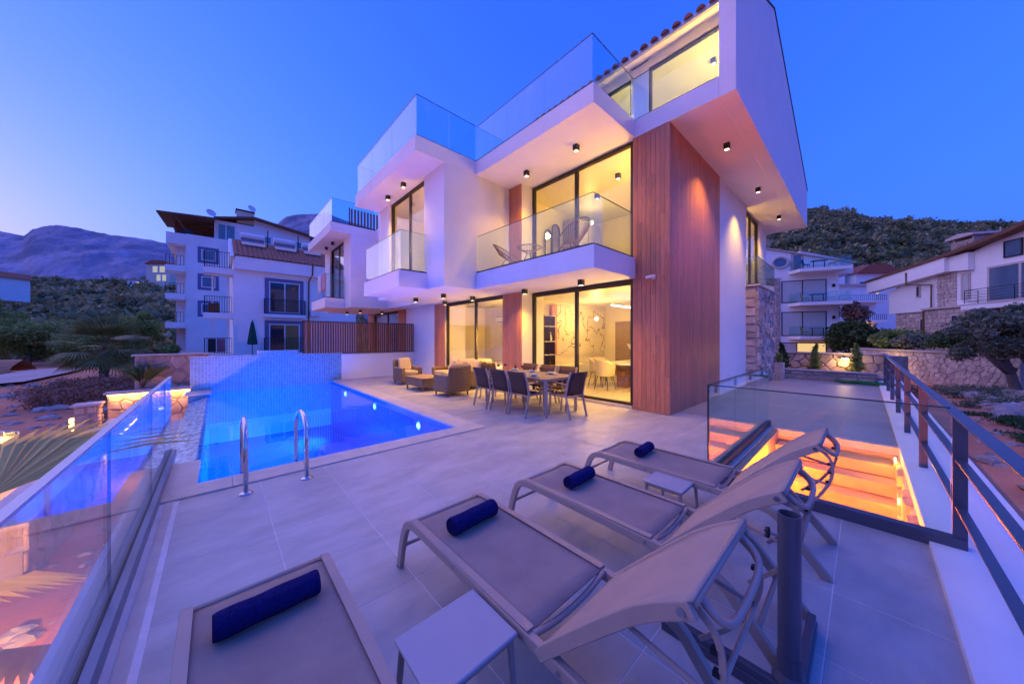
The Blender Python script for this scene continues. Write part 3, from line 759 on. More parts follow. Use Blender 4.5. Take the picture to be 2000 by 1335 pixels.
# top floor behind the roof terrace
walls(V1, [(8.12, 8.3, 3.72, 4.18, 6.24, 8.62), (8.12, 8.3, 6.3, 7.0, 6.24, 8.62), (8.12, 8.3, 1.76, 3.72, 8.44, 8.72), (8.12, 8.3, 4.18, 6.3, 8.44, 8.72), (8.3, 13, 6.9, 7.0, 6.24, 8.6)])
slider_x(V1, 8.16, 1.77, 3.72, 6.25, 8.44, 1.85, fw=.05, name='terrace_door'); slider_x(V1, 8.16, 4.18, 6.3, 6.25, 8.44, 5.2, fw=.05, name='terrace_door')
MB().box(10.6, 10.7, 1.76, 6.9, 6.25, 8.6).box(8.32, 10.6, 1.762, 1.80, 6.25, 8.6).build('interior_wall', M['cream'], V1)
MB().box(8.3, 10.6, 1.8, 6.9, 8.56, 8.6).build('interior_ceiling', M['cream'], V1)
rp = MB().prism([(7.72, 8.50), (10.16, 9.52), (10.16, 9.60), (7.72, 8.60)], 'y', 1.76, 7.3).prism([(10.16, 9.52), (16.9, 7.2), (16.9, 7.28), (10.16, 9.60)], 'y', 1.76, 7.3)
rf = rp.build('roof', M['plaster'], V1)
MB().box(7.66, 7.72, 1.76, 7.3, 8.50, 8.60).build('gutter', M['trim'], V1)
tm = None
for k in range(22):
    y = 1.86+k*.25
    for q in range(3):
        s0 = -.1+q*.42
        p = []
        for (t, rad) in ((s0, .088), (s0+.46, .072)):
            cx, cz = 7.70+t*.925, 8.60+t*.385+.015*(q % 2)
            for j in range(7):
                a = math.pi*j/6; p.append((cx-.0, y+rad*math.cos(a), cz+.01+rad*math.sin(a)))
        i = MB(); i.v = p
        i.f = [(j, j+1, j+8, j+7) for j in range(6)]+[tuple(range(6, -1, -1)), tuple(range(7, 14))]
        i.build('roof_tile', M['redtile'], rf)
# twin villa
V2 = thing('villa', 'unlit twin white villa further back, behind the brown slat fence', 'villa', (8., 18., 0))
wing(V2, 7.5, False, rr)
MB().box(5.08, 12.0, 11.34, 14.47, 5.87, 6.22).build('roof_slab', M['plaster'], V2)
MB().box(5.6, 6.29, 11.37, 14.47, 2.86, 3.2).build('balcony_slab', M['plaster'], V2)
MB().box(8.5, 8.6, 14.7, 18.6, 0, 5.8).box(6.7, 8.5, 18.6, 18.8, 0, 5.8).build('interior_wall', M['plaster2'], V2)
MB().box(4.4, 6.6, 14.7, 18.6, 3.0, 3.24).build('interior_floor', M['intfloor'], V2)
sc_ = MB().box(4.05, 4.09, 14.50, 14.54, 6.24, 6.98).box(5.30, 5.34, 14.50, 14.54, 6.24, 6.98).box(4.05, 5.34, 14.49, 14.55, 6.24, 6.29).build('terrace_screen', M['darkframe'], V2)
for k in range(9): MB().box(4.13+k*.13, 4.20+k*.13, 14.505, 14.535, 6.30, 6.96).build('slat', M['slat'], sc_)

# spotlights ---------------------------------------------------------
spot_me = MB().box(-.055, .055, -.055, .055, -.13, 0).mesh('housing', M['darkframe'])
lens_me = MB().box(-.042, .042, -.042, .042, -.134, -.1305).mesh('lens', M['warm_emit'])
lensoff = MB().box(-.042, .042, -.042, .042, -.134, -.1305).mesh('lens', M['darkpane'])
def spotlight(x, y, z, label, group, e=60, on=True, ang=125):
    t = thing('ceiling_spotlight', label, 'spotlight', (x, y, z), 0, group)
    obj('housing', spot_me, t); obj('lens', lens_me if on else lensoff, t)
    if on:
        lamp('spot_lamp', 'SPOT', (x, y, z-.15), e*2.5, WARM, t, .04, ang, (x, y, z-3), .8)
g = 'cube spotlights under the roof slab'
spotlight(5.94, 4.36, 5.87, 'lit cube spotlight under roof slab, nearer the wood clad corner', g)
spotlight(5.92, 5.91, 5.87, 'lit cube spotlight under roof slab, nearer the inner wall of the balcony', g)
spotlight(3.83, 8.67, 5.87, 'lit cube spotlight above left balcony, right one of the pair', g)
spotlight(3.83, 9.78, 5.87, 'lit cube spotlight above left balcony, left one of the pair', g)
spotlight(8.37, 2.06, 5.87, 'cube spotlight under side overhang, front one beside the wood cladding', g, 85, ang=110)
spotlight(11.5, 2.06, 5.87, 'cube spotlight under side overhang, middle one beside the white wall', g, 110, ang=100)
spotlight(14.67, 2.03, 5.87, 'cube spotlight under side overhang, rear one beside the window', g, 85)
g = 'cube spotlights under the balcony slab'
for x, y, lb in ((5.96, 4.24, 'brown cube spotlight above the sliding door and dining table'), (6.02, 6.08, 'brown cube spotlight below the balcony, beside the beige door return'),
                 (5.89, 8.27, 'brown cube spotlight right in front of the left sliding door'), (4.92, 8.37, 'brown cube spotlight near the front edge of the bay soffit'),
                 (4.76, 9.84, 'brown cube spotlight leftmost under the bay soffit'), (5.92, 9.97, 'brown cube spotlight above the left end of the left sliding door')):
    spotlight(x, y, 2.845, lb, g, 60)
g = 'unlit spotlights of the twin villa'
for x, y, z, lb in ((3.83, 16.17, 5.87, 'dark cube spotlight above the twin villa window, upper one'), (3.83, 17.28, 5.87, 'dark cube spotlight above the twin villa window, lower one'),
                    (4.76, 17.34, 2.845, 'dark cube spotlight under twin villa soffit, leftmost one'), (4.92, 15.87, 2.845, 'dark cube spotlight under twin villa soffit, front one'),
                    (5.89, 15.77, 2.845, 'dark cube spotlight under twin villa soffit, rightmost one')):
    spotlight(x, y, z, lb, g, on=(z < 3), e=22)
# added globe lamps, mostly out of view, to light rooms and soffits
gl_m = emat('fill_globe_glow', (1., .72, .38), 3)
for (x, y, z, e) in ((7.55, 3.66, 1.55, 330), (9.6, 6.2, 2.2, 150), (7.3, 7.62, 1.5, 260), (7.5, 3.66, 4.6, 210), (9.0, 6.0, 5.3, 60), (4.95, 7.55, 4.6, 200), (9.0, 1.93, 7.4, 420), (13.2, 3.5, 4.8, 130)):
    MB().lathe([(.001, -.08), (.06, -.055), (.08, 0), (.06, .055), (.001, .08)], (x, y, z), 14, cap=False).build('fill_globe', gl_m, V1, smooth=True)
    lamp('room_fill_light', 'POINT', (x, y, z), e*3.0, (1.0, .54, .11), None, .085)
# ------------------------------------------------------------------ walls, fence and railings of the terrace
lw = thing('boundary_wall', 'low white rendered wall behind the rattan seating', 'wall', (5.1, 13.25, 0))
MB().box(3.42, 7.0, 13.14, 13.30, -.3, .93).build('wall_body', M['plaster'], lw)
MB().box(3.42, 7.0, 13.10, 13.34, .931, .955).build('wall_cap', M['stonecap'], lw)
MB().box(-.58, 3.42, 13.34, 13.5, -.3, .80).build('wall_back', M['plaster'], lw)
sf = thing('slat_fence', 'brown vertical slat privacy fence standing on the low white wall', 'fence', (4.35, 13.25, .95))
fr = MB()
for x in (2.18, 4.37, 6.50): fr.box(x, x+.04, 13.21, 13.25, .93, 2.16)
fr.box(2.22, 6.5, 13.215, 13.245, .965, 1.0).box(2.22, 6.5, 13.215, 13.245, 2.12, 2.155)
fr.build('frame', M['darkframe'], sf)
sl_me = MB().box(-.03, .03, -.012, .012, 0, 1.12).mesh('slat', M['slat'])
x = 2.26
while x < 6.48:
    if abs(x-4.39) > .06: obj('slat', sl_me, sf, (x-4.35, 13.23-13.25, 1.0-.95), (0, 0, R(12)))
    x += .082

lg = thing('glass_railing', 'frameless glass railing in dark channel along left terrace edge', 'railing', (-.45, 3., 0))
MB().box(-.505, -.395, -.9, 6.10, .0, .095).build('channel', M['channel'], lg, bevel=.004)
MB().box(-.462, -.438, -.9, 6.10, .0952, .104).build('gasket', M['black'], lg)
ys = [-.9, .9, 2.87, 4.42, 5.46, 6.10]
for a, b in zip(ys[:-1], ys[1:]): MB().box(-.457, -.443, a+.004, b-.004, .09, 1.035).build('glass_panel', M['rail_glass'], lg)
for a in ys[2:-1]: MB().box(-.4565, -.4435, a-.003, a+.003, .105, 1.03).build('panel_gap', M['glassedge'], lg)
MB().box(-.466, -.434, -.9, 6.10, 1.036, 1.05).build('top_trim', M['trim'], lg)

sg = thing('glass_guard', 'frameless glass guard around the sunken orange lit stairwell', 'railing', (4.0, .4, 0))
MB().box(3.94, 4.02, -.50, 1.20, .0, .10).build('channel', M['steelblue'], sg, bevel=.004)
MB().box(3.972, 3.988, -.43, 1.145, .10, 1.03).build('glass_panel', M['rail_glass'], sg)
MB().box(3.970, 3.990, -.43, 1.15, 1.031, 1.04).build('glass_edge', M['glassedge'], sg)
MB().box(3.970, 3.990, 1.146, 1.162, .10, 1.03).build('glass_edge', M['glassedge'], sg)
MB().box(4.02, 7.30, 1.12, 1.18, .0, .08).build('channel', M['black'], sg)
for a, b in ((3.995, 5.08), (5.08, 6.18), (6.18, 7.25)): MB().box(a+.003, b-.003, 1.146, 1.16, .08, 1.03).build('glass_panel', M['rail_glass'], sg)
MB().box(3.99, 7.25, 1.144, 1.162, 1.031, 1.04).build('glass_edge', M['glassedge'], sg)

pw = thing('parapet_wall', 'low white parapet under the dark metal railing', 'wall', (8., -.6, -2.6))
MB().box(-1.2, 18.3, -.90, -.33, -2.6, .03).build('wall_body', M['plaster'], pw, bevel=.006)
mr_ = thing('metal_railing', 'dark grey flat bar metal railing along the right parapet', 'railing', (8., -.47, .03))
for x in (-.05, 2.0, 3.97, 6.12, 8.16, 10.2, 12.2, 14.2, 16.2, 17.8):
    MB().box(x-.011, x+.011, -.503, -.437, .03, .975).build('post', M['steelblue'], mr_)
for z, wd in ((.981, .070), (.665, .048), (.325, .048)):
    MB().box(-1.0, 17.82, -.47-wd/2, -.47+wd/2, z-.006, z+.006).build('rail', M['steelblue'], mr_)

# sunken staircase
sw = thing('staircase', 'sunken stone staircase glowing orange behind the glass guard', 'stairs', (5.5, .4, -2.0))
MB().box(7.0, 7.1, -.33, 1.06, -2.6, -.101).build('stair_wall', M['stairstone'], sw)
MB().box(4.055, 7.0, 1.06, 1.12, -2.6, -.012).build('stair_wall', M['plaster'], sw)
MB().box(4.055, 7.0, .98, 1.055, -2.4, -.02).build('stair_wall', M['stairstone'], sw)
for k in range(1, 10):
    MB().box(7.0-.3*k-.02, 7.0-.3*(k-1), -.33, .975, -.17*k-.16, -.17*k).build('step', M['stairstone'], sw, bevel=.006)
rs = random.Random(4)
rubble(sw, (4.1, -.338, -2.3), (1, 0, 0), (0, 1, 0), 2.9, 2.22, .22, M['stone'], rs, depth=.06)
for x, z in ((6.55, -.10), (5.95, -.42), (5.35, -.78), (4.75, -1.12)):
    lamp('stair_lamp', 'POINT', (x, -.22, z+.05), 5, (1.0, .34, .0), None, .03)
    MB().box(x-.06, x+.06, -.285, -.27, z+.02, z+.07).build('step_lamp', M['led'], sw)
lamp('stair_lamp', 'POINT', (4.7, .80, -.35), 170, (1.0, .17, .0), None, .03)
lamp('stair_lamp', 'POINT', (5.9, .85, -.25), 110, (1.0, .17, .0), None, .03)
MB().box(5.1, 5.3, .955, .979, -.55, -.45).build('wall_lamp', M['led'], sw)

# ------------------------------------------------------------------ sun loungers
def rect(w_, h_): return [(-w_/2, -h_/2), (w_/2, -h_/2), (w_/2, h_/2), (-w_/2, h_/2)]
def arc_pts(pts, k=4):
    """Catmull-Rom smoothing in 3d"""
    P = [Vector(p) for p in pts]; out = []
    for i in range(len(P)-1):
        a, b, c, d = P[max(i-1, 0)], P[i], P[i+1], P[min(i+2, len(P)-1)]
        for q in range(k):
            t = q/k; out.append(.5*((2*b)+(c-a)*t+(2*a-5*b+4*c-d)*t*t+(3*b-a-3*c+d)*t**3))
    out.append(P[-1]); return out
def make_lounger(label):
    t = thing('sun_lounger', label, 'sun lounger', (0, 0, 0), 0, 'taupe sun loungers in a row')
    hw = .285
    for s in (-1, 1):
        x = s*(hw-.018)
        pts = [(x, 2.13, 0), (x, 2.09, .16), (x, 2.04, .29), (x, 1.98, .345), (x, 1.88, .362), (x, 1.6, .362), (x, 1.2, .358), (x, .8, .352), (x, .62, .345), (x, .53, .315), (x, .46, .24), (x, .26, 0)]
        rl = MB().sweep(arc_pts(pts, 3), rect(.034, .052), side=(1, 0, 0)).build('side_rail', M['taupe'], t, bevel=.006, world=False)
        for y, z in ((1.45, .36), (.93, .355), (.74, .35)):
            MB().tube([(s*(hw+.001), y, z), (s*(hw+.006), y, z)], .008, 8).build('rivet', M['chrome'], rl)
        MB().box(s*hw-.03*(s > 0), s*hw+.03*(s < 0), 2.115, 2.145, 0, .012).build('foot_cap', M['black'], rl)
    # bed sling, sagging slightly
    n1, n2 = 14, 9; P = []
    for i in range(n1):
        for j in range(n2):
            u = i/(n1-1); v = j/(n2-1)*2-1; y = 1.955-u*1.06
            z = .385-.012*(1-v*v)*min(1, 6*u*(1-u)) - max(0, .08-u)*.25 - (.004 if abs(v) > .93 else 0)
            P.append((v*(hw-.006), y, z))
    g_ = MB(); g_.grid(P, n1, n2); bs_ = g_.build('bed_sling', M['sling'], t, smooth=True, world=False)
    md = bs_.modifiers.new('thick', 'SOLIDIFY'); md.thickness = .006; md.offset = -1
    for s in (-1, 1):
        MB().sweep([(s*(hw-.024), 1.94, .388), (s*(hw-.024), 1.4, .389), (s*(hw-.024), .9, .387)], [(-.020, -.003), (.020, -.003), (.016, .004), (-.016, .004)], side=(1, 0, 0)).build('sling_hem', M['taupe'], t, world=False)
    MB().tube(arc_pts([(-hw+.03, .885, .375), (-.1, .885, .345), (.1, .885, .345), (hw-.03, .885, .375)]), .013, 8).build('cross_bar', M['taupe'], t, smooth=True, world=False)
    MB().tube([(-hw+.03, 1.96, .362), (hw-.03, 1.96, .362)], .017, 8).build('cross_bar', M['taupe'], t, smooth=True, world=False)
    MB().tube([(-hw+.03, 2.07, .17), (hw-.03, 2.07, .17)], .012, 8).build('cross_bar', M['taupe'], t, smooth=True, world=False)
    MB().tube([(-hw+.03, .40, .17), (hw-.03, .40, .17)], .012, 8).build('cross_bar', M['taupe'], t, smooth=True, world=False)
    # backrest
    prof = [(.845, .355), (.70, .51), (.57, .645), (.47, .745), (.39, .81), (.30, .868)]
    for s in (-1, 1):
        rl = MB().sweep(arc_pts([(s*(hw-.012), y, z-.022) for y, z in prof], 3), rect(.024, .050), side=(1, 0, 0)).build('backrest_rail', M['slingback'], t, bevel=.005, world=False)
        MB().tube([(s*(hw+.0), .325, .83), (s*(hw+.007), .325, .83)], .011, 10).build('rivet', M['chrome'], rl)
    pr = arc_pts([(0, y, z) for y, z in prof], 3); P = []
    for i, p in enumerate(pr):
        u = i/(len(pr)-1)
        for j in range(9):
            v = j/4-1
            P.append((v*(hw-.004), p.y-.02*(1-v*v)*math.sin(math.pi*u)*.5, p.z+.006-.02*(1-v*v)*math.sin(math.pi*u)))
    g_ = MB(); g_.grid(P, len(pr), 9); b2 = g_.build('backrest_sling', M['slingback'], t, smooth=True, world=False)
    md = b2.modifiers.new('thick', 'SOLIDIFY'); md.thickness = .006; md.offset = -1
    MB().tube([(-hw+.02, .303, .855), (hw-.02, .303, .855)], .014, 8).build('head_bar', M['taupe'], t, smooth=True, world=False)
    # handle loop and adjusters behind the backrest
    MB().tube(arc_pts([(-.21, .31, .845), (-.20, .255, .80), (-.12, .235, .775), (.12, .235, .775), (.20, .255, .80), (.21, .31, .845)]), .011, 8).build('handle', M['taupe'], t, smooth=True, world=False)
    for s in (-1, 1):
        x = s*.225
        rk = MB().sweep(arc_pts([(x, .31, .82), (x, .262, .775), (x, .245, .70), (x, .262, .61), (x, .33, .48), (x, .44, .36)], 4), rect(.009, .016), side=(1, 0, 0)).build('adjuster', M['taupe'], t, world=False)
        for y, z in ((.25, .735), (.245, .68), (.258, .62)): MB().box(x-.01, x+.01, y+.006, y+.022, z-.008, z+.005).build('notch', M['black'], rk)
    MB().tube([(-.225, .262, .60), (-.225, .50, .64)], .008, 8).tube([(.225, .262, .60), (.225, .50, .64)], .008, 8).tube([(-.225, .262, .60), (.225, .262, .60)], .008, 8).build('prop_frame', M['taupe'], t, world=False)
    return t
L2 = make_lounger('second lounger from the left, between the near side table and umbrella stand')
L2.location = (1.185, 0, 0)
copy_tree(L2, (.165, .01, 0), label='nearest lounger at the bottom edge, cropped, left of the near side table')
copy_tree(L2, (2.135, -.06, 0), label='third lounger from the left, left of the far small side table')
copy_tree(L2, (3.145, -.11, 0), label='rightmost lounger beside the glass stair guard')
def towel(x, y, z, L, r, rz, label):
    t = MB(); n = 28; nl = 15; rg = random.Random(int(x*100))
    prof = [(-.5, .02, .014), (-.5, .25, .004), (-.5, .42, .013), (-.5, .60, .002), (-.5, .76, .011), (-.5, .92, .0)]
    rings = [(-L/2+d, f) for (_, f, d) in prof]+[(-L/2+.012+(L-.024)*i/(nl-1), 1.) for i in range(nl)]+[(L/2-d, f) for (_, f, d) in prof[::-1]]
    for (xx, f) in rings:
        for j in range(n):
            a = 2*math.pi*j/n; q = r*f*(1+.035*mnoise.noise(Vector((xx*14, math.cos(a)*2, math.sin(a)*2+x*9)))+.02*math.sin(xx*40+x))
            if f == 1. and abs(a-2.2) < .12: q *= 1.07
            zz = q*math.sin(a); zz = max(zz, -r*.86*f) if f > .8 else zz
            t.v.append((xx, q*math.cos(a)*1.05, zz))
    for k in range(len(rings)-1):
        for j in range(n): a = k*n+j; c = k*n+(j+1) % n; t.f.append((a, c, c+n, a+n))
    t.f.append(tuple(range(n))); t.f.append(tuple((len(rings)-1)*n+j for j in range(n))[::-1])
    o = t.build('rolled_towel', M['towel'], smooth=True)
    o.location = (x, y, z+r*.86); o.rotation_euler = (0, 0, rz)
    tag(o, label, 'towel', 'navy towels rolled up on the loungers')
towel(.165, 1.70, .385, .36, .050, R(1), 'rolled navy towel on the nearest, cropped lounger')
towel(1.19, 1.66, .385, .34, .050, R(3), 'rolled navy towel on the second lounger from the left')
towel(2.16, 1.55, .385, .32, .048, R(2), 'rolled navy towel on the third lounger from the left')
towel(3.19, 1.50, .385, .30, .046, R(4), 'rolled navy towel on the lounger beside the stair guard')
def side_table(cx, cy, label):
    t = thing('side_table', label, 'side table', (cx, cy, 0), 0, 'small side tables between loungers')
    MB().box(-.19, .19, -.155, .155, .355, .372).build('table_top', M['tablewhite'], t, bevel=.007, world=False)
    for sx in (-1, 1):
        for sy in (-1, 1):
            MB().tube([(sx*.165, sy*.13, .355), (sx*.185, sy*.15, .0)], [.014, .011], 8).build('leg', M['taupe'], t, world=False)
    MB().box(-.17, .17, -.14, .14, .33, .3545).build('apron', M['taupe'], t, world=False)
    return t
side_table(.70, 1.09, 'grey side table at the bottom, between the two nearest loungers')
side_table(2.80, 1.09, 'grey side table between the two loungers nearest the stairs')
us = thing('umbrella_stand', 'blue grey steel umbrella stand with empty pole and cross base', 'umbrella stand', (1.80, .20, 0))
us_p = MB(); us_p.lathe([(.040, .04), (.040, .80), (.034, .80), (.034, .5), (.001, .5)], (1.80, .215, 0), 24, cap=False).build('pole', M['steelblue'], us, smooth=False)
MB().box(1.745, 1.79, -.3, .73, .001, .05).box(1.75, 1.785, -.3, .73, .0505, .085).build('base_bar', M['steelblue'], us, bevel=.004)
MB().box(1.83, 2.34, .165, .21, .001, .05).box(1.83, 2.34, .17, .205, .0505, .085).build('base_bar', M['steelblue'], us, bevel=.004)
MB().box(1.2, 1.745, .165, .21, .001, .05).build('base_bar', M['steelblue'], us, bevel=.004)
MB().tube([(1.80, .255, .69), (1.80, .29, .69)], .007, 8).build('bolt', M['chrome'], us)
kn = MB()
for k in range(5):
    a = 2*math.pi*k/5; kn.tube([(1.80, .285, .69), (1.80+.022*math.cos(a), .29, .69+.022*math.sin(a))], .009, 8)
kn.build('knob', M['black'], us, smooth=True)
MB().lathe([(.06, .086), (.06, .10), (.044, .13), (.042, .2)], (1.80, .215, 0), 20).build('socket', M['steelblue'], us)

# ------------------------------------------------------------------ dining set
dt = thing('dining_table', 'brown outdoor dining table laid with plates and wine glasses', 'table', (5.13, 5.07, 0))
MB().box(4.64, 5.66, 4.10, 6.04, .70, .725).build('table_frame', M['taupe'], dt, bevel=.004)
ptm = mat('grey_brown_table_slab', (.26, .20, .165), .35, var=.15, vs=5)
for k in range(4): MB().box(4.63+k*.26, 4.63+k*.26+.257, 4.09, 6.05, .726, .752).build('top_slab', ptm, dt, bevel=.003)
for x in (4.68, 5.62):
    for y in (4.14, 6.0): MB().tube([(x, y, .70), (x, y, 0)], [.036, .028], 10).build('leg', M['taupe'], dt)
def make_chair(label):
    t = thing('dining_chair', label, 'chair', (0, 0, 0), 0, 'brown sling dining chairs at the outdoor table')
    pale = M['taupe']
    for s in (-1, 1):
        y = s*.245
        MB().sweep([(-.30, y, 0), (-.235, y, .25), (-.19, y, .45), (-.24, y, .70), (-.315, y, .885)], rect(.022, .042), side=(0, 1, 0)).build('leg', pale, t, bevel=.004, world=False)
        MB().sweep([(.255, y, 0), (.225, y, .30), (.215, y, .635)], rect(.022, .04), side=(0, 1, 0)).build('leg', pale, t, bevel=.004, world=False)
        MB().sweep([(-.245, y, .655), (0, y, .665), (.245, y, .650)], rect(.045, .018), side=(0, 1, 0)).build('armrest', pale, t, bevel=.005, world=False)
        MB().bar((-.19, y*.98, .425), (.22, y*.98, .435), .022, .035).build('seat_rail', pale, t, world=False)
    P = [(x, v*.228, z) for (x, z) in ((.225, .435), (.19, .448), (.0, .432), (-.16, .432), (-.185, .45)) for v in (-1, -.5, 0, .5, 1)]
    g_ = MB(); g_.grid(P, 5, 5); o = g_.build('seat_sling', M['chairsling'], t, smooth=True, world=False)
    md = o.modifiers.new('thick', 'SOLIDIFY'); md.thickness = .008
    P = [(x-.018*(1-v*v), v*.236, z) for (x, z) in ((-.19, .45), (-.205, .55), (-.235, .66), (-.275, .78), (-.318, .888)) for v in (-1, -.5, 0, .5, 1)]
    g_ = MB(); g_.grid(P, 5, 5); o = g_.build('back_sling', M['chairsling'], t, smooth=True, world=False)
    md = o.modifiers.new('thick', 'SOLIDIFY'); md.thickness = .008
    MB().bar((-.19, -.235, .41), (-.19, .235, .41), .03, .02).build('cross_bar', pale, t, world=False)
    return t
ch = make_chair('dining chair on the pool side of the table, nearest the viewer'); ch.location = (4.64, 4.62, 0)
for x, y, rz, lb in ((4.64, 5.20, .03, 'dining chair on the pool side of the table, middle one'), (4.64, 5.80, -.04, 'dining chair on the pool side of the table, farthest one'),
                     (5.17, 4.02, R(86), 'dining chair at the near head of the table, back to the wood corner'),
                     (5.68, 4.62, R(180), 'dining chair on the house side of the table, nearest one'), (5.68, 5.22, R(178), 'dining chair on the house side of the table, middle one'),
                     (5.68, 5.82, R(182), 'dining chair on the house side of the table, farthest one'), (5.15, 6.28, R(-92), 'dining chair at the far head of the table, facing the viewer')):
    copy_tree(ch, (x, y, 0), rz, lb)
plate_me = MB().lathe([(.001, 0), (.08, .002), (.125, .016), (.128, .019), (.08, .008), (.001, .006)], n=24, cap=False).mesh('dinner_plate', mat('pale_blue_ceramic', (.48, .55, .60), .25), True)
bowl_me = MB().lathe([(.001, .008), (.05, .010), (.08, .05), (.084, .052), (.052, .016), (.001, .014)], n=20, cap=False).mesh('bowl', plate_me.materials[0], True)
wine = glassmat('wine_glass', (.95, .93, .95)); redw = mat('red_wine', (.20, .008, .012), .1)
glass_me = MB().lathe([(.034, 0), (.034, .003), (.005, .008), (.004, .09), (.03, .115), (.042, .15), (.036, .205)], n=16, cap=False).mesh('bowl_and_stem', wine, True)
wine_me = MB().lathe([(.006, .098), (.029, .117), (.039, .145), (.039, .150), (.001, .150)], n=16).mesh('wine', redw, True)
k = 0
side = {4.86: 'pool side', 5.40: 'house side'}; posn = {4.62: 'nearest', 5.20: 'middle', 5.80: 'farthest'}
for x in (4.86, 5.40):
    for y in (4.62, 5.20, 5.80):
        t = thing('place_setting', f'pale blue plate and bowl on the {side[x]} of the outdoor table, {posn[y]}', 'plate', (x, y, .7525), 0, 'place settings on the outdoor table')
        obj('dinner_plate', plate_me, t); obj('bowl', bowl_me, t)
        gx = x+(.17 if x < 5 else -.15); gy = y+.18
        t = thing('wine_glass', f'red wine glass beside the {posn[y]} {side[x]} plate', 'glass', (gx, gy, .7525), 0, 'wine glasses on the outdoor table')
        obj('bowl_and_stem', glass_me, t); obj('wine', wine_me, t)

# ------------------------------------------------------------------ rattan lounge set
def weavemat():
    m = bpy.data.materials.new('rattan_weave'); m.use_nodes = True; n = m.node_tree.nodes; l = m.node_tree.links; b = n['Principled BSDF']; b.inputs['Roughness'].default_value = .6
    tc = n.new('ShaderNodeTexCoord'); ge = n.new('ShaderNodeNewGeometry')
    sx = n.new('ShaderNodeSeparateXYZ'); l.new(tc.outputs['Object'], sx.inputs[0])
    sm = n.new('ShaderNodeMath'); sm.operation = 'ADD'; l.new(sx.outputs[0], sm.inputs[0]); l.new(sx.outputs[1], sm.inputs[1])
    cx = n.new('ShaderNodeCombineXYZ'); l.new(sm.outputs[0], cx.inputs[0]); l.new(sx.outputs[2], cx.inputs[1])
    br = n.new('ShaderNodeTexBrick'); br.offset = .5; br.inputs['Color1'].default_value = (.40, .27, .17, 1); br.inputs['Color2'].default_value = (.27, .18, .11, 1); br.inputs['Mortar'].default_value = (.07, .045, .03, 1)
    br.inputs['Scale'].default_value = 1.; br.inputs['Mortar Size'].default_value = .004; br.inputs['Brick Width'].default_value = .05; br.inputs['Row Height'].default_value = .022; br.inputs['Mortar Smooth'].default_value = .4
    l.new(cx.outputs[0], br.inputs['Vector']); l.new(br.outputs['Color'], b.inputs['Base Color'])
    bp = n.new('ShaderNodeBump'); bp.inputs['Strength'].default_value = .9; bp.inputs['Distance'].default_value = .008; bp.invert = True
    l.new(br.outputs['Fac'], bp.inputs['Height']); l.new(bp.outputs[0], b.inputs['Normal']); return m
M['weave'] = weavemat()
def seat(name, label, cat, loc, rz, wd, dp, backcush, group=None):
    """local: faces +x, width along y"""
    t = thing(name, label, cat, loc, rz, group); h = wd/2
    MB().box(-dp/2+.04, dp/2, -h+.02, h-.02, .10, .32).build('seat_base', M['weave'], t, bevel=.02, world=False)
    MB().hexa([(-dp/2+.02, -h+.01, .10), (-dp/2+.14, -h+.01, .10), (-dp/2+.14, h-.01, .10), (-dp/2+.02, h-.01, .10), (-dp/2-.07, -h+.03, .80), (-dp/2+.0, -h+.03, .80), (-dp/2+.0, h-.03, .80), (-dp/2-.07, h-.03, .80)]).build('backrest', M['weave'], t, bevel=.03, world=False)
    for s in (-1, 1):
        y0, y1 = (h-.13, h) if s > 0 else (-h, -h+.13)
        MB().box(-dp/2+.03, dp/2+.01, y0, y1, .10, .56).build('armrest', M['weave'], t, bevel=.03, world=False)
    n = max(1, round((wd-.26)/.62)); s = (wd-.28)/n
    for i in range(n):
        a = -h+.14+i*s
        MB().box(-dp/2+.16, dp/2+.0, a+.005, a+s-.005, .325, .45).build('seat_cushion', M['cushion'], t, bevel=.035, world=False)
    nb = backcush; s = (wd-.28)/nb
    for i in range(nb):
        a = -h+.14+i*s
        MB().hexa([(-dp/2+.12, a+.01, .44), (-dp/2+.27, a+.01, .44), (-dp/2+.27, a+s-.01, .44), (-dp/2+.12, a+s-.01, .44), (-dp/2+.02, a+.015, .86), (-dp/2+.13, a+.015, .86), (-dp/2+.13, a+s-.015, .86), (-dp/2+.02, a+s-.015, .86)]).build('back_cushion', M['cushion'], t, bevel=.05, world=False)
    for x in (-dp/2+.08, dp/2-.05):
        for y in (-h+.06, h-.06): MB().tube([(x, y, .12), (x, y, 0)], [.028, .022], 8).build('leg', M['brownpaint'], t, world=False)
    return t
seat('rattan_armchair', 'woven rattan armchair seen from behind, left of the dining table', 'armchair', (4.76, 7.64, 0), R(90), .74, .74, 1, 'rattan armchairs')
seat('rattan_armchair', 'woven rattan armchair facing the viewer by the white wall', 'armchair', (4.80, 10.55, 0), R(-90), .74, .74, 1, 'rattan armchairs')
seat('rattan_sofa', 'rattan sofa with beige cushions before the left sliding door', 'sofa', (5.78, 8.95, 0), R(180), 2.0, .78, 3)
ct = thing('coffee_table', 'low woven rattan coffee table between sofa and pool', 'coffee table', (4.66, 9.05, 0))
MB().box(4.30, 5.0, 8.50, 9.55, .12, .36).build('table_body', M['weave'], ct, bevel=.012)
MB().box(4.28, 5.02, 8.48, 9.57, .361, .385).build('table_top', M['weave'], ct, bevel=.008)
for x in (4.33, 4.97):
    for y in (8.53, 9.52): MB().tube([(x, y, .13), (x, y, 0)], .026, 8).build('leg', M['brownpaint'], ct)
for y, lb, rz in ((8.45, 'round patterned cushion at the right end of the rattan sofa', .2), (9.05, 'beige scatter cushion in the middle of the rattan sofa', -.1)):
    o = MB().lathe([(.001, -.06), (.12, -.05), (.19, -.02), (.20, 0), (.19, .02), (.12, .05), (.001, .06)], n=20, cap=False).build('scatter_cushion', M['cushion'], smooth=True)
    o.location = (5.78, y, .66); o.rotation_euler = (0, R(70), rz); tag(o, lb, 'cushion')
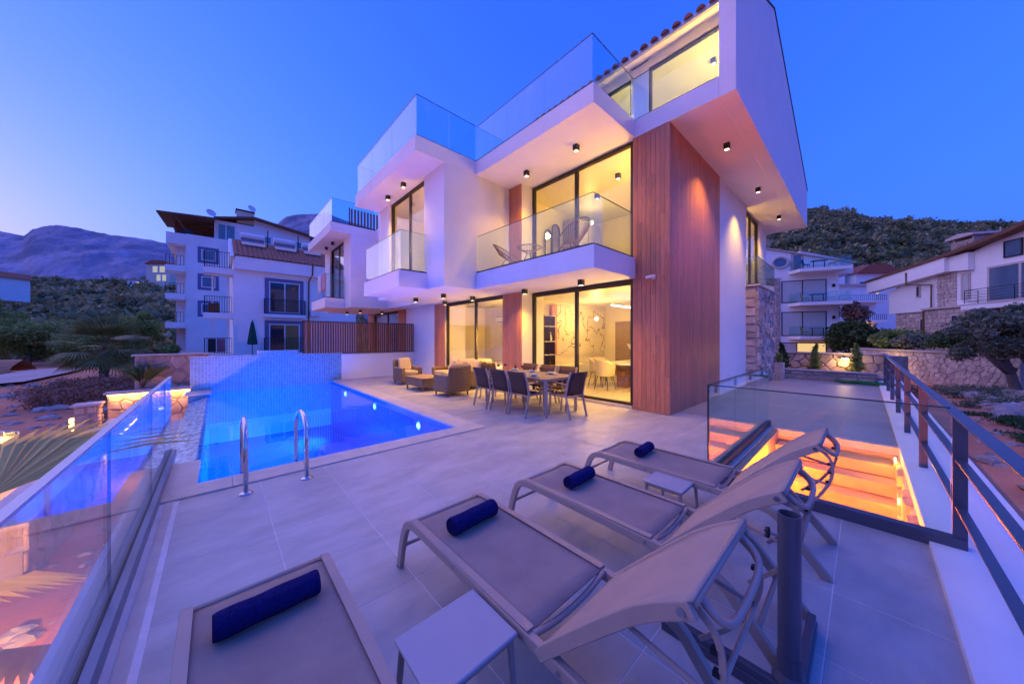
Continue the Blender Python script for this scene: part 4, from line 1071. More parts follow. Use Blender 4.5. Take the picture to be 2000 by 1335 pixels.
# ------------------------------------------------------------------ balcony furniture and camera
rose = mat('rose_cord', (.22, .085, .095), .6)
def acapulco(cx, cy, z, rz, label):
    t = thing('balcony_chair', label, 'chair', (cx, cy, z), rz, 'cord chairs on the balcony')
    rim = []; n = 44; inner = []
    for k in range(n):
        a = 2*math.pi*k/n; c, s = math.cos(a), math.sin(a)
        rim.append((-.12-.36*c, .36*s, .55+.27*c)); inner.append((.02-.12*c, .14*s, .33+.02*c))
    MB().tube(rim+[rim[0]], .011, 8).build('rim', rose, t, smooth=True, world=False)
    MB().tube(inner+[inner[0]], .009, 6).build('seat_ring', rose, t, world=False)
    cords = MB()
    for k in range(n):
        cords.tube([rim[k], (Vector(rim[k])*.45+Vector(inner[k])*.55+Vector((-.03, 0, -.05))), inner[k]], .007, 4)
    o = cords.build('cord', rose, t, world=False); o['kind'] = 'stuff'
    for s1 in (-1, 1):
        MB().tube([(.1, s1*.12, .33), (.22, s1*.24, 0)], .009, 6).build('leg', M['black'], t, world=False)
        MB().tube([(-.1, s1*.1, .34), (-.25, s1*.22, 0)], .009, 6).build('leg', M['black'], t, world=False)
acapulco(5.75, 4.42, 3.27, R(95), 'cord balcony chair on the right, in front of the bedroom door')
acapulco(5.75, 6.35, 3.27, R(-75), 'cord balcony chair on the left, by the inner wall')
bt = thing('balcony_table', 'round cord balcony table between the two cord chairs', 'table', (5.6, 5.50, 3.27))
rg = [(5.6+.30*math.cos(2*math.pi*k/24), 5.50+.30*math.sin(2*math.pi*k/24), 3.27+.47) for k in range(25)]
MB().tube(rg, .011, 8).build('rim', rose, bt, smooth=True)
MB().lathe([(.29, .468), (.29, .474)], (5.6, 5.5, 3.27), 24).build('table_top', M['winpane'], bt)
cd = MB()
for k in range(24): cd.tube([rg[k], (5.6+.05*math.cos(2*math.pi*k/24), 5.5+.05*math.sin(2*math.pi*k/24), 3.27+.33)], .004, 4)
o = cd.build('cord', rose, bt); o['kind'] = 'stuff'
for k in range(3):
    a = 2*math.pi*k/3; MB().tube([(5.6+.05*math.cos(a), 5.5+.05*math.sin(a), 3.6), (5.6+.22*math.cos(a), 5.5+.22*math.sin(a), 3.27)], .009, 6).build('leg', M['black'], bt)
sc1 = thing('security_camera', 'white bullet security camera mounted on the wood clad corner', 'camera', (6.64, 2.93, 2.82))
MB().box(6.63, 6.66, 2.90, 2.97, 2.76, 2.84).build('bracket', M['white'], sc1)
MB().tube([(6.60, 2.90, 2.82), (6.56, 3.02, 2.80), (6.545, 3.06, 2.795)], [.032, .032, .030], 14).build('camera_body', M['white'], sc1)
MB().tube([(6.545, 3.06, 2.795), (6.54, 3.075, 2.792)], .024, 14).build('lens', M['black'], sc1)
# ------------------------------------------------------------------ things inside the villa
su = thing('shelf_unit', 'dark shelf unit with pale shelves inside the living room', 'shelf', (8.1, 7.1, .05))
shm = mat('dark_brown_veneer', (.06, .035, .025), .5)
MB().box(7.83, 8.37, 7.235, 7.275, .06, 2.3).build('back_panel', shm, su)
for z in (.1, .62, .98, 1.42, 1.92, 2.27): MB().box(7.83, 8.37, 6.98, 7.234, z, z+.02).build('shelf', M['white'], su)
for x in (7.83, 8.09, 8.35): MB().box(x, x+.018, 6.99, 7.234, .06, 2.3).build('upright', shm, su)
vs_ = MB().lathe([(.001, 0), (.05, .0), (.075, .08), (.05, .2), (.03, .26), (.04, .3)], (8.22, 7.1, 1.44), 14, cap=False).build('vase', M['white'], smooth=True); tag(vs_, 'small white vase on the dark living room shelf', 'vase')
mp_ = thing('marble_wall_panel', 'veined cream marble panel on the living room wall', 'wall panel', (9.3, 7.2, .05))
MB().box(8.66, 11.8, 7.22, 7.275, .95, 2.70).build('marble_slab', M['marble'], mp_)
MB().box(8.39, 8.65, 7.15, 7.275, .95, 2.66).build('wood_strip', M['wood'], mp_)
MB().box(8.42, 10.2, 6.85, 7.27, .35, .60).build('console', M['white'], mp_)
itm = thing('indoor_dining_table', 'white marble dining table with slatted pedestal inside the villa', 'table', (9.2, 5.0, .05))
MB().box(8.65, 10.9, 4.45, 5.45, .76, .80).build('table_top', M['white'], itm, bevel=.005)
MB().box(9.0, 10.5, 4.8, 5.1, .05, .759).build('pedestal', M['brownpaint'], itm)
def shell_chair(x, y, rz, lb):
    t = thing('shell_chair', lb, 'chair', (x, y, .05), rz, 'cream shell chairs inside the villa')
    n1, n2 = 8, 11; P = []
    for i in range(n1):
        for j in range(n2):
            u = i/(n1-1); a = R(-115+230*j/(n2-1)); r = .27+.03*u
            P.append((-r*math.cos(a)*.95, r*math.sin(a), .44+u*(.42-.16*abs(j/(n2-1)*2-1)**2)))
    g_ = MB(); g_.grid(P, n1, n2); o = g_.build('shell_back', M['shell'], t, smooth=True, world=False); md = o.modifiers.new('t', 'SOLIDIFY'); md.thickness = .03
    MB().lathe([(.001, .40), (.25, .40), (.27, .44), (.25, .48), (.001, .48)], n=20, cap=False).build('seat', M['shell'], t, smooth=True, world=False)
    for sx in (-1, 1):
        for sy in (-1, 1): MB().tube([(sx*.15, sy*.15, .41), (sx*.22, sy*.22, 0)], .011, 6).build('leg', M['black'], t, world=False)
shell_chair(8.35, 5.1, 0, 'cream shell chair at the near end of the indoor table'); shell_chair(9.3, 5.75, R(-90), 'cream shell chair far left of the indoor table')
shell_chair(8.95, 5.72, R(-85), 'cream shell chair left of the indoor table, nearer the glass'); shell_chair(9.4, 4.15, R(90), 'cream shell chair right of the indoor table by the wood corner')
ls = MB().box(8.6, 10.9, 5.02, 5.06, 2.50, 2.535).build('strip_lamp', M['cool_emit']); tag(ls, 'bright linear pendant lamp over the indoor dining table', 'lamp')
va = thing('table_vase', 'tall vase of white leaves on the indoor dining table', 'vase', (9.6, 4.9, .80))
MB().lathe([(.001, 0), (.05, 0), (.07, .12), (.03, .25), (.035, .28)], (9.6, 4.9, .80), 14, cap=False).build('vase_body', M['shell'], va, smooth=True)
lf = MB()
for k in range(7):
    a = k*.9; p = Vector((9.6, 4.9, 1.08)); q = p+Vector((math.cos(a)*.16, math.sin(a)*.16, .28)); lf.bar(p, q, .05, .006)
lf.build('white_leaf', M['white'], va)
for x in (10.36, 12.15):
    pass
dr = thing('interior_door', 'brown panelled interior door on the living room wall', 'door', (10.7, 7.2, .05)); 
MB().box(11.885, 11.899, 5.9, 6.8, .05, 2.2).build('door_leaf', mat('mid_brown_door', (.30, .20, .13), .4), dr); MB().box(11.87, 11.884, 6.7, 6.74, 1.0, 1.04).build('handle', M['chrome'], dr)
ac = thing('air_conditioner', 'white wall air conditioner with dark slots behind the left sliding door', 'air conditioner', (8.5, 9.6, 2.2))
MB().box(8.38, 8.59, 9.15, 10.15, 2.15, 2.45).build('casing', M['white'], ac, bevel=.02)
MB().box(8.368, 8.379, 9.2, 10.1, 2.385, 2.405).build('slot', M['black'], ac); MB().box(8.368, 8.379, 9.25, 10.05, 2.18, 2.20).build('slot', M['black'], ac)
bd = thing('bed', 'bed with white pillow behind the left sliding door', 'bed', (7.6, 9.6, .05))
MB().box(6.9, 8.4, 8.6, 10.6, .05, .35).build('bed_base', M['shell'], bd, bevel=.02); MB().box(6.92, 8.38, 8.62, 10.58, .351, .58).build('mattress', M['white'], bd, bevel=.06); MB().box(7.0, 7.7, 9.5, 10.5, .581, .76).build('pillow', M['white'], bd, bevel=.07)
for cx, w_, zt, lb in ((7.95, .16, 5.05, 'shorter arched black framed mirror on the bedroom wall'), (8.33, .19, 5.32, 'taller arched black framed mirror on the bedroom wall')):
    t = thing('arched_mirror', lb, 'mirror', (cx, 6.95, 3.3), 0, 'arched bedroom mirrors')
    pts = [(cx-w_, 6.93, 3.7), (cx-w_, 6.93, zt-w_)]+[(cx-w_*math.cos(math.pi*k/10), 6.93, zt-w_+w_*math.sin(math.pi*k/10)) for k in range(11)]+[(cx+w_, 6.93, 3.7), (cx-w_, 6.93, 3.7)]
    MB().tube(pts, .018, 6).build('frame', M['black'], t)
    MB().prism([(p[0], p[2]) for p in pts[:-1]], 'y', 6.945, 6.955).build('mirror_glass', mat('mirror_silver', (.8, .8, .78), .05, metal=1.), t)
wr = thing('wardrobe', 'tall grey lilac wardrobe beside the arched bedroom mirrors', 'wardrobe', (9.2, 6.7, 3.3))
MB().box(8.75, 10.2, 6.45, 6.98, 3.28, 5.55).build('carcass', mat('lilac_grey_lacquer', (.38, .34, .36), .5), wr); MB().box(9.47, 9.48, 6.44, 6.449, 3.3, 5.5).build('door_gap', M['black'], wr)
bh = thing('headboard', 'low upholstered headboard at the back of the bedroom', 'headboard', (10.4, 4.8, 3.28)); MB().box(10.42, 10.58, 4.0, 5.8, 3.28, 4.35).build('panel', M['shell'], bh, bevel=.03)
bw = thing('bedroom_wardrobe', 'brown wooden wardrobe behind the left bay window', 'wardrobe', (6.4, 8.2, 3.28))
MB().box(6.1, 6.7, 7.25, 10.9, 3.28, 4.95).build('carcass', M['brownpaint'], bw)
for x, y, z, lb in ((7.75, 4.35, 5.845, 'cube spotlight on the bedroom ceiling, nearest the glass'), (8.40, 5.4, 5.845, 'cube spotlight on the bedroom ceiling, middle one'), (9.3, 4.3, 5.845, 'cube spotlight on the bedroom ceiling, rearmost one'), (9.2, 2.55, 8.56, 'cube spotlight glowing in the top floor room')):
    spotlight(x, y, z, lb, 'indoor ceiling spotlights', 40)

# ------------------------------------------------------------------ right hand garden
gp = thing('planter_wall', 'low stone planter edge at the end of the side path', 'planter', (16.4, 1.0, 0))
MB().box(16.2, 16.42, -.28, 2.62, 0, .32).build('wall_core', M['mortar'], gp)
rs = random.Random(21)
stones(gp, (16.2, 2.62, 0), (0, -1, 0), (-1, 0, 0), 2.88, .31, .24, M['stone'], rs, depth=.03)
MB().box(16.14, 16.46, -.30, 2.62, .321, .37).build('planter_cap', M['stonecap'], gp, bevel=.005)
MB().box(16.42, 17.3, -.28, 2.9, 0, .28).build('soil', M['dirt'], gp)
gw = thing('garden_wall', 'rough stone garden wall behind the three young cypresses', 'wall', (17.45, 1.0, 0))
MB().box(17.36, 17.6, -.55, 4.2, -.3, .93).build('wall_core', M['mortar'], gw)
rubble(gw, (17.36, 4.2, .1), (0, -1, 0), (-1, 0, 0), 4.75, .83, .27, M['stone'], rs, depth=.06)
MB().box(17.28, 17.68, -.58, 4.2, .931, .985).build('wall_cap', M['stonecap'], gw, bevel=.006)
stones(gw, (17.36, -.552, -.3), (1, 0, 0), (0, -1, 0), .24, 1.22, .25, M['stone'], rs, depth=.03)
wl1 = thing('wall_lamp', 'glowing warm lamp on the garden wall between cypresses', 'lamp', (17.28, .48, .78))
MB().box(17.20, 17.29, .38, .58, .74, .80).build('housing', M['white'], wl1); MB().box(17.19, 17.199, .38, .58, .745, .79).build('lens', M['warm_emit'], wl1)
lamp('wall_lamp_light', 'POINT', (17.08, .48, .70), 14, (1., .62, .22), wl1, .05)
rgf = np.random.default_rng(17)
def shrub(name, label, cat, loc, clumps, n, size, m, group=None, trunk=None, trad=.03, bark=True, shell=.35, long=1.6):
    t = thing(name, label, cat, loc, 0, group)
    V, F, tn = leaves(clumps, n, size, rgf, shell=shell, long=long); obj('crown', npmesh('crown', V, F, m, tn), t)
    if trunk is None: trunk = [[(0, 0, 0), (0, 0, max(c[2] for c in clumps)*.8)]]
    mbt = MB()
    for pth in trunk:
        k = len(pth); mbt.tube(pth, [trad*(1-.65*i/max(1, k-1)) for i in range(k)], 8)
    mbt.build('trunk', M['bark'], t, world=False, smooth=True)
    return t
for y, h, lb in ((2.21, 1.0, 'young cypress on the left, beside the stone bay'), (1.26, .95, 'young cypress in the middle of the garden wall'), (.18, .98, 'young cypress on the right, beside the glowing wall lamp')):
    cl = [(rgf.normal()*.03, rgf.normal()*.03, .1+h*.9*k/9, .17*(1-(k/9)**1.6)+.03, .17*(1-(k/9)**1.6)+.03, .10, .35+rgf.random()*.4) for k in range(10)]
    shrub('young_cypress', lb, 'cypress', (16.85, y, .28), cl, 110, .045, M['leaf_dark'] if y > 2 else M['leaf_light'], 'young cypresses in the planter', trad=.02, shell=.2, long=2.5)
hs_ = MB(); pts = []
for k in range(150):
    a = k*.42; r_ = .18+.22*random.random(); pts.append((16.0-.25*(k/150)+.3*math.cos(a)*r_*1.6, .28-.55*math.sin(k*.02)+r_*2.0*math.sin(a), .018+.05*random.random()+.03*math.sin(k*.05)))
o = hs_.tube(pts, .013, 6).build('garden_hose', M['hose'], smooth=True); tag(o, 'bright green garden hose piled at the end of the side path', 'hose')
shrub('bay_plant', 'small green plant in a niche on the stone bay', 'plant', (15.6, 2.16, .62+.02), [(0, 0, .12, .12, .10, .12, .5), (.05, 0, .25, .08, .08, .1, .6)], 120, .05, M['leaf_light'])
# ------------------------------------------------------------------ facade helpers for the houses around
def fwin(P, x0, x1, z0, z1, fm, pm, mull=(), fw=.10, y=0., rim=None, name='window', bars=()):
    if rim:
        a = rim; MB().box(x0-a, x1+a, y-.03, y+.02, z0-a, z0).box(x0-a, x1+a, y-.03, y+.02, z1, z1+a).box(x0-a, x0, y-.03, y+.02, z0, z1).box(x1, x1+a, y-.03, y+.02, z0, z1).build('window_surround', M['bluegrey'] if rim > .15 else M['stonecap'], P, world=False)
    f = MB().box(x0, x1, y-.06, y+.02, z0, z0+fw).box(x0, x1, y-.06, y+.02, z1-fw, z1).box(x0, x0+fw, y-.06, y+.02, z0+fw, z1-fw).box(x1-fw, x1, y-.06, y+.02, z0+fw, z1-fw)
    for mm in mull: f.box(mm-fw*.5, mm+fw*.5, y-.055, y+.02, z0+fw, z1-fw)
    o = f.build(name, fm, P, world=False)
    ed = [x0+fw]+[v for mm in mull for v in (mm-fw*.5, mm+fw*.5)]+[x1-fw]
    pms = pm if isinstance(pm, list) else [pm]*9
    for k in range(0, len(ed), 2):
        MB().box(ed[k], ed[k+1], y-.035, y-.015, z0+fw, z1-fw).build('pane', pms[k//2], o, world=False)
    return o
def frail(P, pts, z0, h, m, step=.14, r=.012, name='balcony_railing', horiz=False):
    b = MB()
    for a, c in zip(pts[:-1], pts[1:]):
        a = Vector((*a, 0)); c = Vector((*c, 0)); L = (c-a).length
        b.bar(a+Vector((0, 0, z0+h)), c+Vector((0, 0, z0+h)), .045, .03); b.bar(a+Vector((0, 0, z0+.08)), c+Vector((0, 0, z0+.08)), .03, .02)
        if horiz:
            for k in range(1, 5): b.bar(a+Vector((0, 0, z0+h*k/5)), c+Vector((0, 0, z0+h*k/5)), .02, .02)
            n = max(1, int(L/1.0))
        else: n = max(1, int(L/step))
        for k in range(n+1):
            p = a.lerp(c, k/n); b.bar(p+Vector((0, 0, z0)), p+Vector((0, 0, z0+h)), r*2, r*2, (1, 0, 0))
    return b.build(name, m, P, world=False)
def balset(P_world_fn, z, labels, cols, n=2):
    pass
# three storey house with stone corner ----------------------------------
RB = thing('terraced_house', 'three storey white house with stone corner and glass balconies, right', 'house', (41.34, 5.54, 0), math.atan2(-.92, .392))
MB().box(-4, 4.30, 0, 9, -1.6, 7.55).prism([(-4, 7.55), (5.3, 7.55), (5.3, 8.45), (-1.2, 10.45), (-4, 10.7)], 'y', 0, 9).build('wall', M['plaster'], RB, world=False)
MB().sweep([(-4.2, 4.4, 10.78), (-1.2, 4.4, 10.53), (5.45, 4.4, 8.50)], [(-4.6, -.06), (4.6, -.06), (4.6, .06), (-4.6, .06)], side=(0, 1, 0)).build('roof', M['stonecap'], RB, world=False)
stc = MB().box(-2.2, -.1, -.06, 0, -1.6, 7.5).build('stone_corner', M['mortar'], RB, world=False)
st_ = stones(RB, (-2.2, -.06, -1.5), (1, 0, 0), (0, -1, 0), 2.08, 9.0, .36, M['stone'], rs, join=True, world=False, depth=.05)
fwin(RB, 0, 3.4, 5.0, 7.15, M['black'], M['curtain'], (1.62,), .07); fwin(RB, 0, 3.4, 1.75, 4.1, M['black'], M['curtain'], (1.62,), .07)
fwin(RB, 0, 3.4, -1.0, 1.08, M['black'], [M['curtain'], M['lit_window']], (1.2,), .07)
fwin(RB, .85, 1.6, 7.95, 9.7, M['stonecap'], M['bluepane'], (), .08, rim=.12)
ov = MB(); pts = [(-.1+.62*math.cos(2*math.pi*k/24), -.05, 9.0+.52*math.sin(2*math.pi*k/24)) for k in range(25)]
ow = ov.tube(pts, .11, 8).build('oval_window', M['stonecap'], RB, world=False)
MB().prism([(-.1+.52*math.cos(2*math.pi*k/24), 9.0+.42*math.sin(2*math.pi*k/24)) for k in range(24)], 'y', -.04, -.03).build('pane', M['bluepane'], ow, world=False)
for z0, y1 in ((7.75, -1.4), (4.60, -1.5), (1.42, -1.5)):
    MB().prism([(.55, 0), (4.35, 0), (4.65, -1.5), (1.0, -1.5)], 'z', z0, z0+.30).build('balcony_slab', M['plaster2'], RB, world=False)
    g_ = MB(); zz = z0+.32
    g_.bar((1.05, -1.42, zz+.45), (4.6, -1.42, zz+.45), .03, .95).bar((.62, -.05, zz+.45), (1.05, -1.42, zz+.45), .03, .95).bar((4.4, -.05, zz+.45), (4.6, -1.42, zz+.45), .03, .95)
    g_.build('glass_balustrade', M['rail_glass'], RB, world=False)
for z in (6.35, 3.35, .2):
    q = MB().box(3.82, 4.0, -.12, 0, z, z+.28).build('wall_lantern', M['black'], RB, world=False)
# little table sets on its balconies
ye = mat('yellow_chair', (.45, .30, .08), .6); bt_ = M['black']
def small_set(P, ox, oy, z, tlab, clabs, mats):
    mw = Matrix.Translation(P.location) @ Matrix.Rotation(P.rotation_euler.z, 4, 'Z')
    rz = P.rotation_euler.z
    t = thing('patio_table', tlab, 'table', mw @ Vector((ox, oy, z)), rz)
    MB().box(-.55, .55, -.35, .35, .70, .74).build('table_top', bt_, t, world=False); MB().tube([(-.4, 0, .7), (-.4, 0, 0)], .04, 6).build('leg', bt_, t, world=False); MB().tube([(.4, 0, .7), (.4, 0, 0)], .04, 6).build('leg', bt_, t, world=False)
    for k, (lb, m_) in enumerate(zip(clabs, mats)):
        c = thing('patio_chair', lb, 'chair', mw @ Vector((ox+(-.95 if k == 0 else .95), oy, z)), rz+(0 if k == 0 else math.pi))
        MB().box(-.22, .22, -.22, .22, .40, .45).build('seat', m_, c, world=False); MB().hexa([(-.22, -.22, .45), (-.18, -.22, .45), (-.18, .22, .45), (-.22, .22, .45), (-.32, -.22, .9), (-.28, -.22, .9), (-.28, .22, .9), (-.32, .22, .9)]).build('backrest', m_, c, world=False)
        for sx in (-1, 1):
            for sy in (-1, 1): MB().tube([(sx*.2, sy*.2, .4), (sx*.22, sy*.22, 0)], .02, 5).build('leg', m_, c, world=False)
small_set(RB, 2.6, -.75, 8.06, 'dark table on the top balcony of the stone cornered house', ['dark chair on the top balcony, left of the table', 'pale yellow chair on the top balcony, right of the table'], [bt_, ye])
small_set(RB, 2.5, -.8, 4.91, 'dark table on the middle balcony of the stone cornered house', ['yellow chair on the middle balcony, left of the table', 'white chair on the middle balcony, right of the table'], [ye, M['white']])
small_set(RB, 2.5, -.8, 1.73, 'dark table on the lowest balcony of the stone cornered house', ['yellow chair on the lowest balcony, left of the table', 'white chair on the lowest balcony, right of the table'], [ye, M['white']])
# big house on the right ------------------------------------------------
RHs = thing('stone_house', 'white and stone house with long sloping red roof, far right', 'house', (39.06, -3.21, 0), math.atan2(-.53, -.85))
MB().prism([(-3.4, 3.55), (7.5, 3.55), (7.5, 8.2), (5.6, 7.85), (1.9, 6.9), (-3.4, 5.4)], 'y', .02, 9).build('wall', M['plaster'], RHs, world=False)
MB().box(-2.9, 7.5, .15, 9, -1.3, 3.55).build('wall', M['mortar'], RHs, world=False)
MB().prism([(-4.9, 5.52), (1.9, 6.12), (1.9, 7.12), (-4.9, 6.45)], 'y', -.55, .0).prism([(1.9, 6.12), (3.1, 6.0), (3.1, 7.15), (1.9, 7.12)], 'y', -.3, .0).build('fascia', M['plaster'], RHs, world=False)
MB().prism([(-5.0, 6.46), (1.9, 7.13), (5.7, 7.72), (7.6, 8.3), (7.6, 8.52), (5.7, 7.94), (1.9, 7.34), (-5.0, 6.62)], 'y', -.65, .3).build('verge', M['brownpaint'], RHs, world=False)
rt = MB(); P_ = []
nx_, ny_ = 46, 30
for i in range(nx_):
    for j in range(ny_*6):
        x = -4.9+12.4*i/(nx_-1); yv = .3+6.5*j/(ny_*6-1)
        zb = np.interp(x, [-5, 1.9, 5.7, 7.6], [6.58, 7.30, 7.90, 8.48])
        P_.append((x, yv, zb+.25*yv+.05*abs(math.sin(j/6*math.pi))+.03*((i*.5) % 1)))
rt.grid(P_, nx_, ny_*6); o = rt.build('tiled_roof', M['redtile'], RHs, world=False, fixn=False); o['kind'] = 'stuff'
ch_ = MB().box(.9, 2.38, .6, 1.6, 6.8, 8.25).build('chimney', M['mortar'], RHs, world=False)
stones(RHs, (.9, .6, 7.0), (1, 0, 0), (0, -1, 0), 1.48, 1.2, .24, M['stone'], rs, join=True, world=False, depth=.04)
MB().prism([(.7, 8.45), (2.55, 8.45), (2.5, 8.6), (1.62, 8.75), (.75, 8.6)], 'y', .4, 1.8).box(1.0, 1.1, .65, 1.5, 8.25, 8.45).box(2.2, 2.3, .65, 1.5, 8.25, 8.45).build('chimney_cap', M['stonecap'], RHs, world=False)
stones(RHs, (-2.9, .15, -1.2), (1, 0, 0), (0, -1, 0), 3.0, 4.7, .30, M['stone'], rs, join=True, world=False, depth=.05)
MB().box(.1, 4.2, -.25, .15, -1.3, 3.6).build('front_block', M['mortar'], RHs, world=False)
stones(RHs, (.1, -.25, -1.2), (1, 0, 0), (0, -1, 0), 4.1, 4.75, .30, M['stone'], rs, join=True, world=False, depth=.05)
stones(RHs, (.7, .0, 3.75), (1, 0, 0), (0, -1, 0), 1.35, 2.3, .28, M['stone'], rs, join=True, world=False, depth=.05)
MB().box(.0, 7.6, -.42, .0, 3.6, 3.74).build('cornice', M['stonecap'], RHs, world=False)
fwin(RHs, 3.9, 7.2, 3.75, 6.0, M['stonecap'], [M['bluepane'], M['bluepane']], (5.55,), .12, y=0.0); fwin(RHs, 2.4, 2.82, 4.2, 5.8, M['stonecap'], M['curtain'], (), .06, rim=.08)
fwin(RHs, -.85, -.6, 4.7, 5.5, M['stonecap'], M['darkpane'], (), .03, rim=.06); fwin(RHs, -.7, -.1, 1.6, 3.0, M['stonecap'], M['darkpane'], (), .05, y=.10, rim=.08)
fwin(RHs, 2.1, 2.55, 1.1, 3.1, M['stonecap'], M['darkpane'], (), .05, y=-.31, rim=.08); fwin(RHs, 4.75, 5.65, 6.35, 7.35, M['black'], M['bluepane'], (), .06)
frail(RHs, [(3.45, -.1), (3.45, -.75), (7.4, -.75)], 3.75, .85, M['black'], horiz=True)
MB().box(3.4, 7.5, -.9, -.4, 3.35, 3.6).build('balcony_slab', M['plaster'], RHs, world=False)
MB().tube([(-.95, -.6, 6.6), (-.95, -.58, 5.65), (.42, -.12, 5.45), (.42, -.12, 3.8), (.12, -.35, 3.55), (.12, -.35, .6)], .05, 8).build('drainpipe', M['brownpaint'], RHs, world=False)
fwin(RHs, 4.25, 5.4, -1.0, .55, M['black'], [M['bluepane'], M['bluepane']], (4.8,), .06, y=-.2, name='cellar_door')
MB().tube([(4.0, .5, 7.9), (4.1, .4, 8.3), (4.2, .3, 8.35)], .03, 6).build('roof_antenna', M['white'], RHs, world=False)
# terrace wall and garden stair in front of it
tw = thing('terrace_wall', 'stone terrace wall with pale cap in front of the stone house', 'wall', (31., -2.5, -1.0), RHs.rotation_euler.z)
MB().box(-5.5, 4.5, 0, .4, -.6, 1.7).build('wall_core', M['mortar'], tw, world=False)
rubble(tw, (-5.5, 0, -.5), (1, 0, 0), (0, -1, 0), 10., 2.15, .27, M['stone'], rs, join=True, world=False, depth=.05, gap=.92)
MB().box(-5.6, 4.6, -.1, .5, 1.701, 1.80).build('wall_cap', M['stonecap'], tw, world=False)
MB().box(-5.5, 4.5, .4, 4.0, -.6, 1.62).build('soil', M['dirt'], tw, world=False)
gs = thing('garden_stair', 'rough stone garden steps lit yellow before the terrace wall', 'steps', (29.2, -1.0, -1.0), RHs.rotation_euler.z)
for k in range(9): MB().box(-1.6+.16*k, 1.0+.05*k, -.9-.26*(8-k)*.6, -.6-.26*(8-k)*.6+.5, 0, .17*(k+1)).build('step', M['rock'], gs, world=False, bevel=.02)
lamp('garden_lamp', 'POINT', (26.6, .35, .05), 30, (1., .62, .12), gs, .08); MB().lathe([(.05, 0), (.05, .5), (.09, .52), (.09, .6)], (26.4, .55, -.9), 10).build('garden_lamp', M['led'], gs)
# far cluster of houses ---------------------------------------------------
def far_house(name, label, p, rz, w_, d, h, roof, wins, extra=None, wallm='plaster', zb=-4.):
    t = thing(name, label, 'house', p, rz)
    MB().box(0, w_, 0, d, zb, h).build('wall', M[wallm], t, world=False)
    if roof == 'red': MB().prism([(-.5, h), (w_+.5, h), (w_*.75, h+1.6), (w_*.25, h+1.6)], 'y', -.6, d+.6).build('roof', M['redtile'], t, world=False)
    elif roof == 'slope': MB().prism([(-.3, h), (w_+.3, h), (w_+.3, h+.3), (-.3, h+2.2)], 'y', -.4, d+.4).build('roof', M['plaster2'], t, world=False)
    else: MB().box(-.4, w_+.4, -.5, d+.4, h, h+.3).build('roof', M['stonecap'], t, world=False)
    for (a, b, z0, z1, lit) in wins: fwin(t, a, b, z0, z1, M['stonecap'] if not lit else M['white'], lit or M['darkpane'], (), .08)
    if extra: extra(t)
    return t
rzf = math.atan2(-.72, .69)
def ex1(t):
    MB().box(-.5, 8.5, -1.6, 0, 3.2, 3.5).box(-.5, 8.5, -1.6, 0, 6.4, 6.7).build('balcony_slab', M['plaster'], t, world=False); frail(t, [(-.4, -1.5), (8.4, -1.5)], 3.5, .9, M['black'], .3, .02); frail(t, [(-.4, -1.5), (8.4, -1.5)], 6.7, .9, M['black'], .3, .02)
    lamp('porch_lamp', 'POINT', (4.5, -.8, 2.7), 260, WARM, None, .1).parent = t
far_house('hillside_house', 'white hillside house with warm lit porch beyond the dark tree', (76., 4.6, 1.), rzf, 8.2, 8, 9.3, 'flat', [(.6, 1.2, 4.4, 6.2, 0), (1.9, 2.5, 4.4, 6.2, 0), (3.2, 3.8, 4.4, 6.2, 0), (5.2, 7.2, 3.6, 6.0, M['bluepane']), (1., 1.9, .6, 2.6, 0), (4.2, 5.8, .4, 2.6, M['lit_window'])], ex1)
far_house('hillside_house', 'white gabled hillside house with oval window above the lit porch', (82., 8.2, 4.), rzf, 8., 8, 11.8, 'slope', [(1.0, 2.0, 9.4, 11.0, 0), (3.2, 5.4, 6.4, 9.0, M['bluepane']), (.3, 1.7, 4.2, 5.6, M['lit_window']), (2.2, 3.8, 4.2, 5.6, M['lit_window'])])
far_house('hillside_house', 'small white hillside house with red hipped roof', (88., 1.0, 5.), rzf, 7., 7, 8.5, 'red', [(.6, 2.0, 4.6, 7.0, 0), (2.4, 4.0, 4.6, 7.0, M['lit_white'])])
# vegetation, right
def clump_set(n, rx, ry, rz_, z0, cs, tone=.4, sp=.25):
    out = []
    for _ in range(n):
        d = rgf.normal(size=3); d /= np.linalg.norm(d); r_ = rgf.random()**.4
        s = cs*(.6+.7*rgf.random()); out.append((d[0]*rx*r_, d[1]*ry*r_, z0+d[2]*rz_*r_, s, s, s*.75, float(np.clip(rgf.normal(tone, sp), 0, 1))))
    return out
shrub('evergreen_tree', 'dense dark evergreen tree between the white houses on the right', 'tree', (39.0, .1, -.8), clump_set(46, 1.5, 1.9, 1.3, 2.3, .70, .35), 150, .17, M['leaf_dark'], trunk=[[(0, 0, 0), (.1, 0, 1.2), (0, .1, 2.6)], [(.1, 0, 1.), (.8, .4, 2.4)], [(0, 0, 1.), (-.7, -.5, 2.5)]], trad=.14)
shrub('brown_leaved_tree', 'thin brownish tree top behind the dark evergreen', 'tree', (43.5, .9, -1.), clump_set(18, 1.2, 1.3, 1.1, 4.9, .55, .5), 90, .16, M['leaf_dry'], trunk=[[(0, 0, 0), (0, .1, 3.), (.1, 0, 5.5)]], trad=.12)
shrub('garden_shrub', 'broad bright green shrub on the terrace wall, left of the drainpipe', 'shrub', (34.3, -1.55, .7), clump_set(26, 1.3, 1.5, .55, .75, .48, .55), 130, .13, M['leaf_light'], trad=.08)
shrub('garden_shrub', 'rounded grey green shrub on the terrace wall, below the drainpipe', 'shrub', (32.6, -2.0, .7), clump_set(16, .8, .9, .45, .6, .40, .5), 120, .12, M['leaf_olive'], trad=.07)
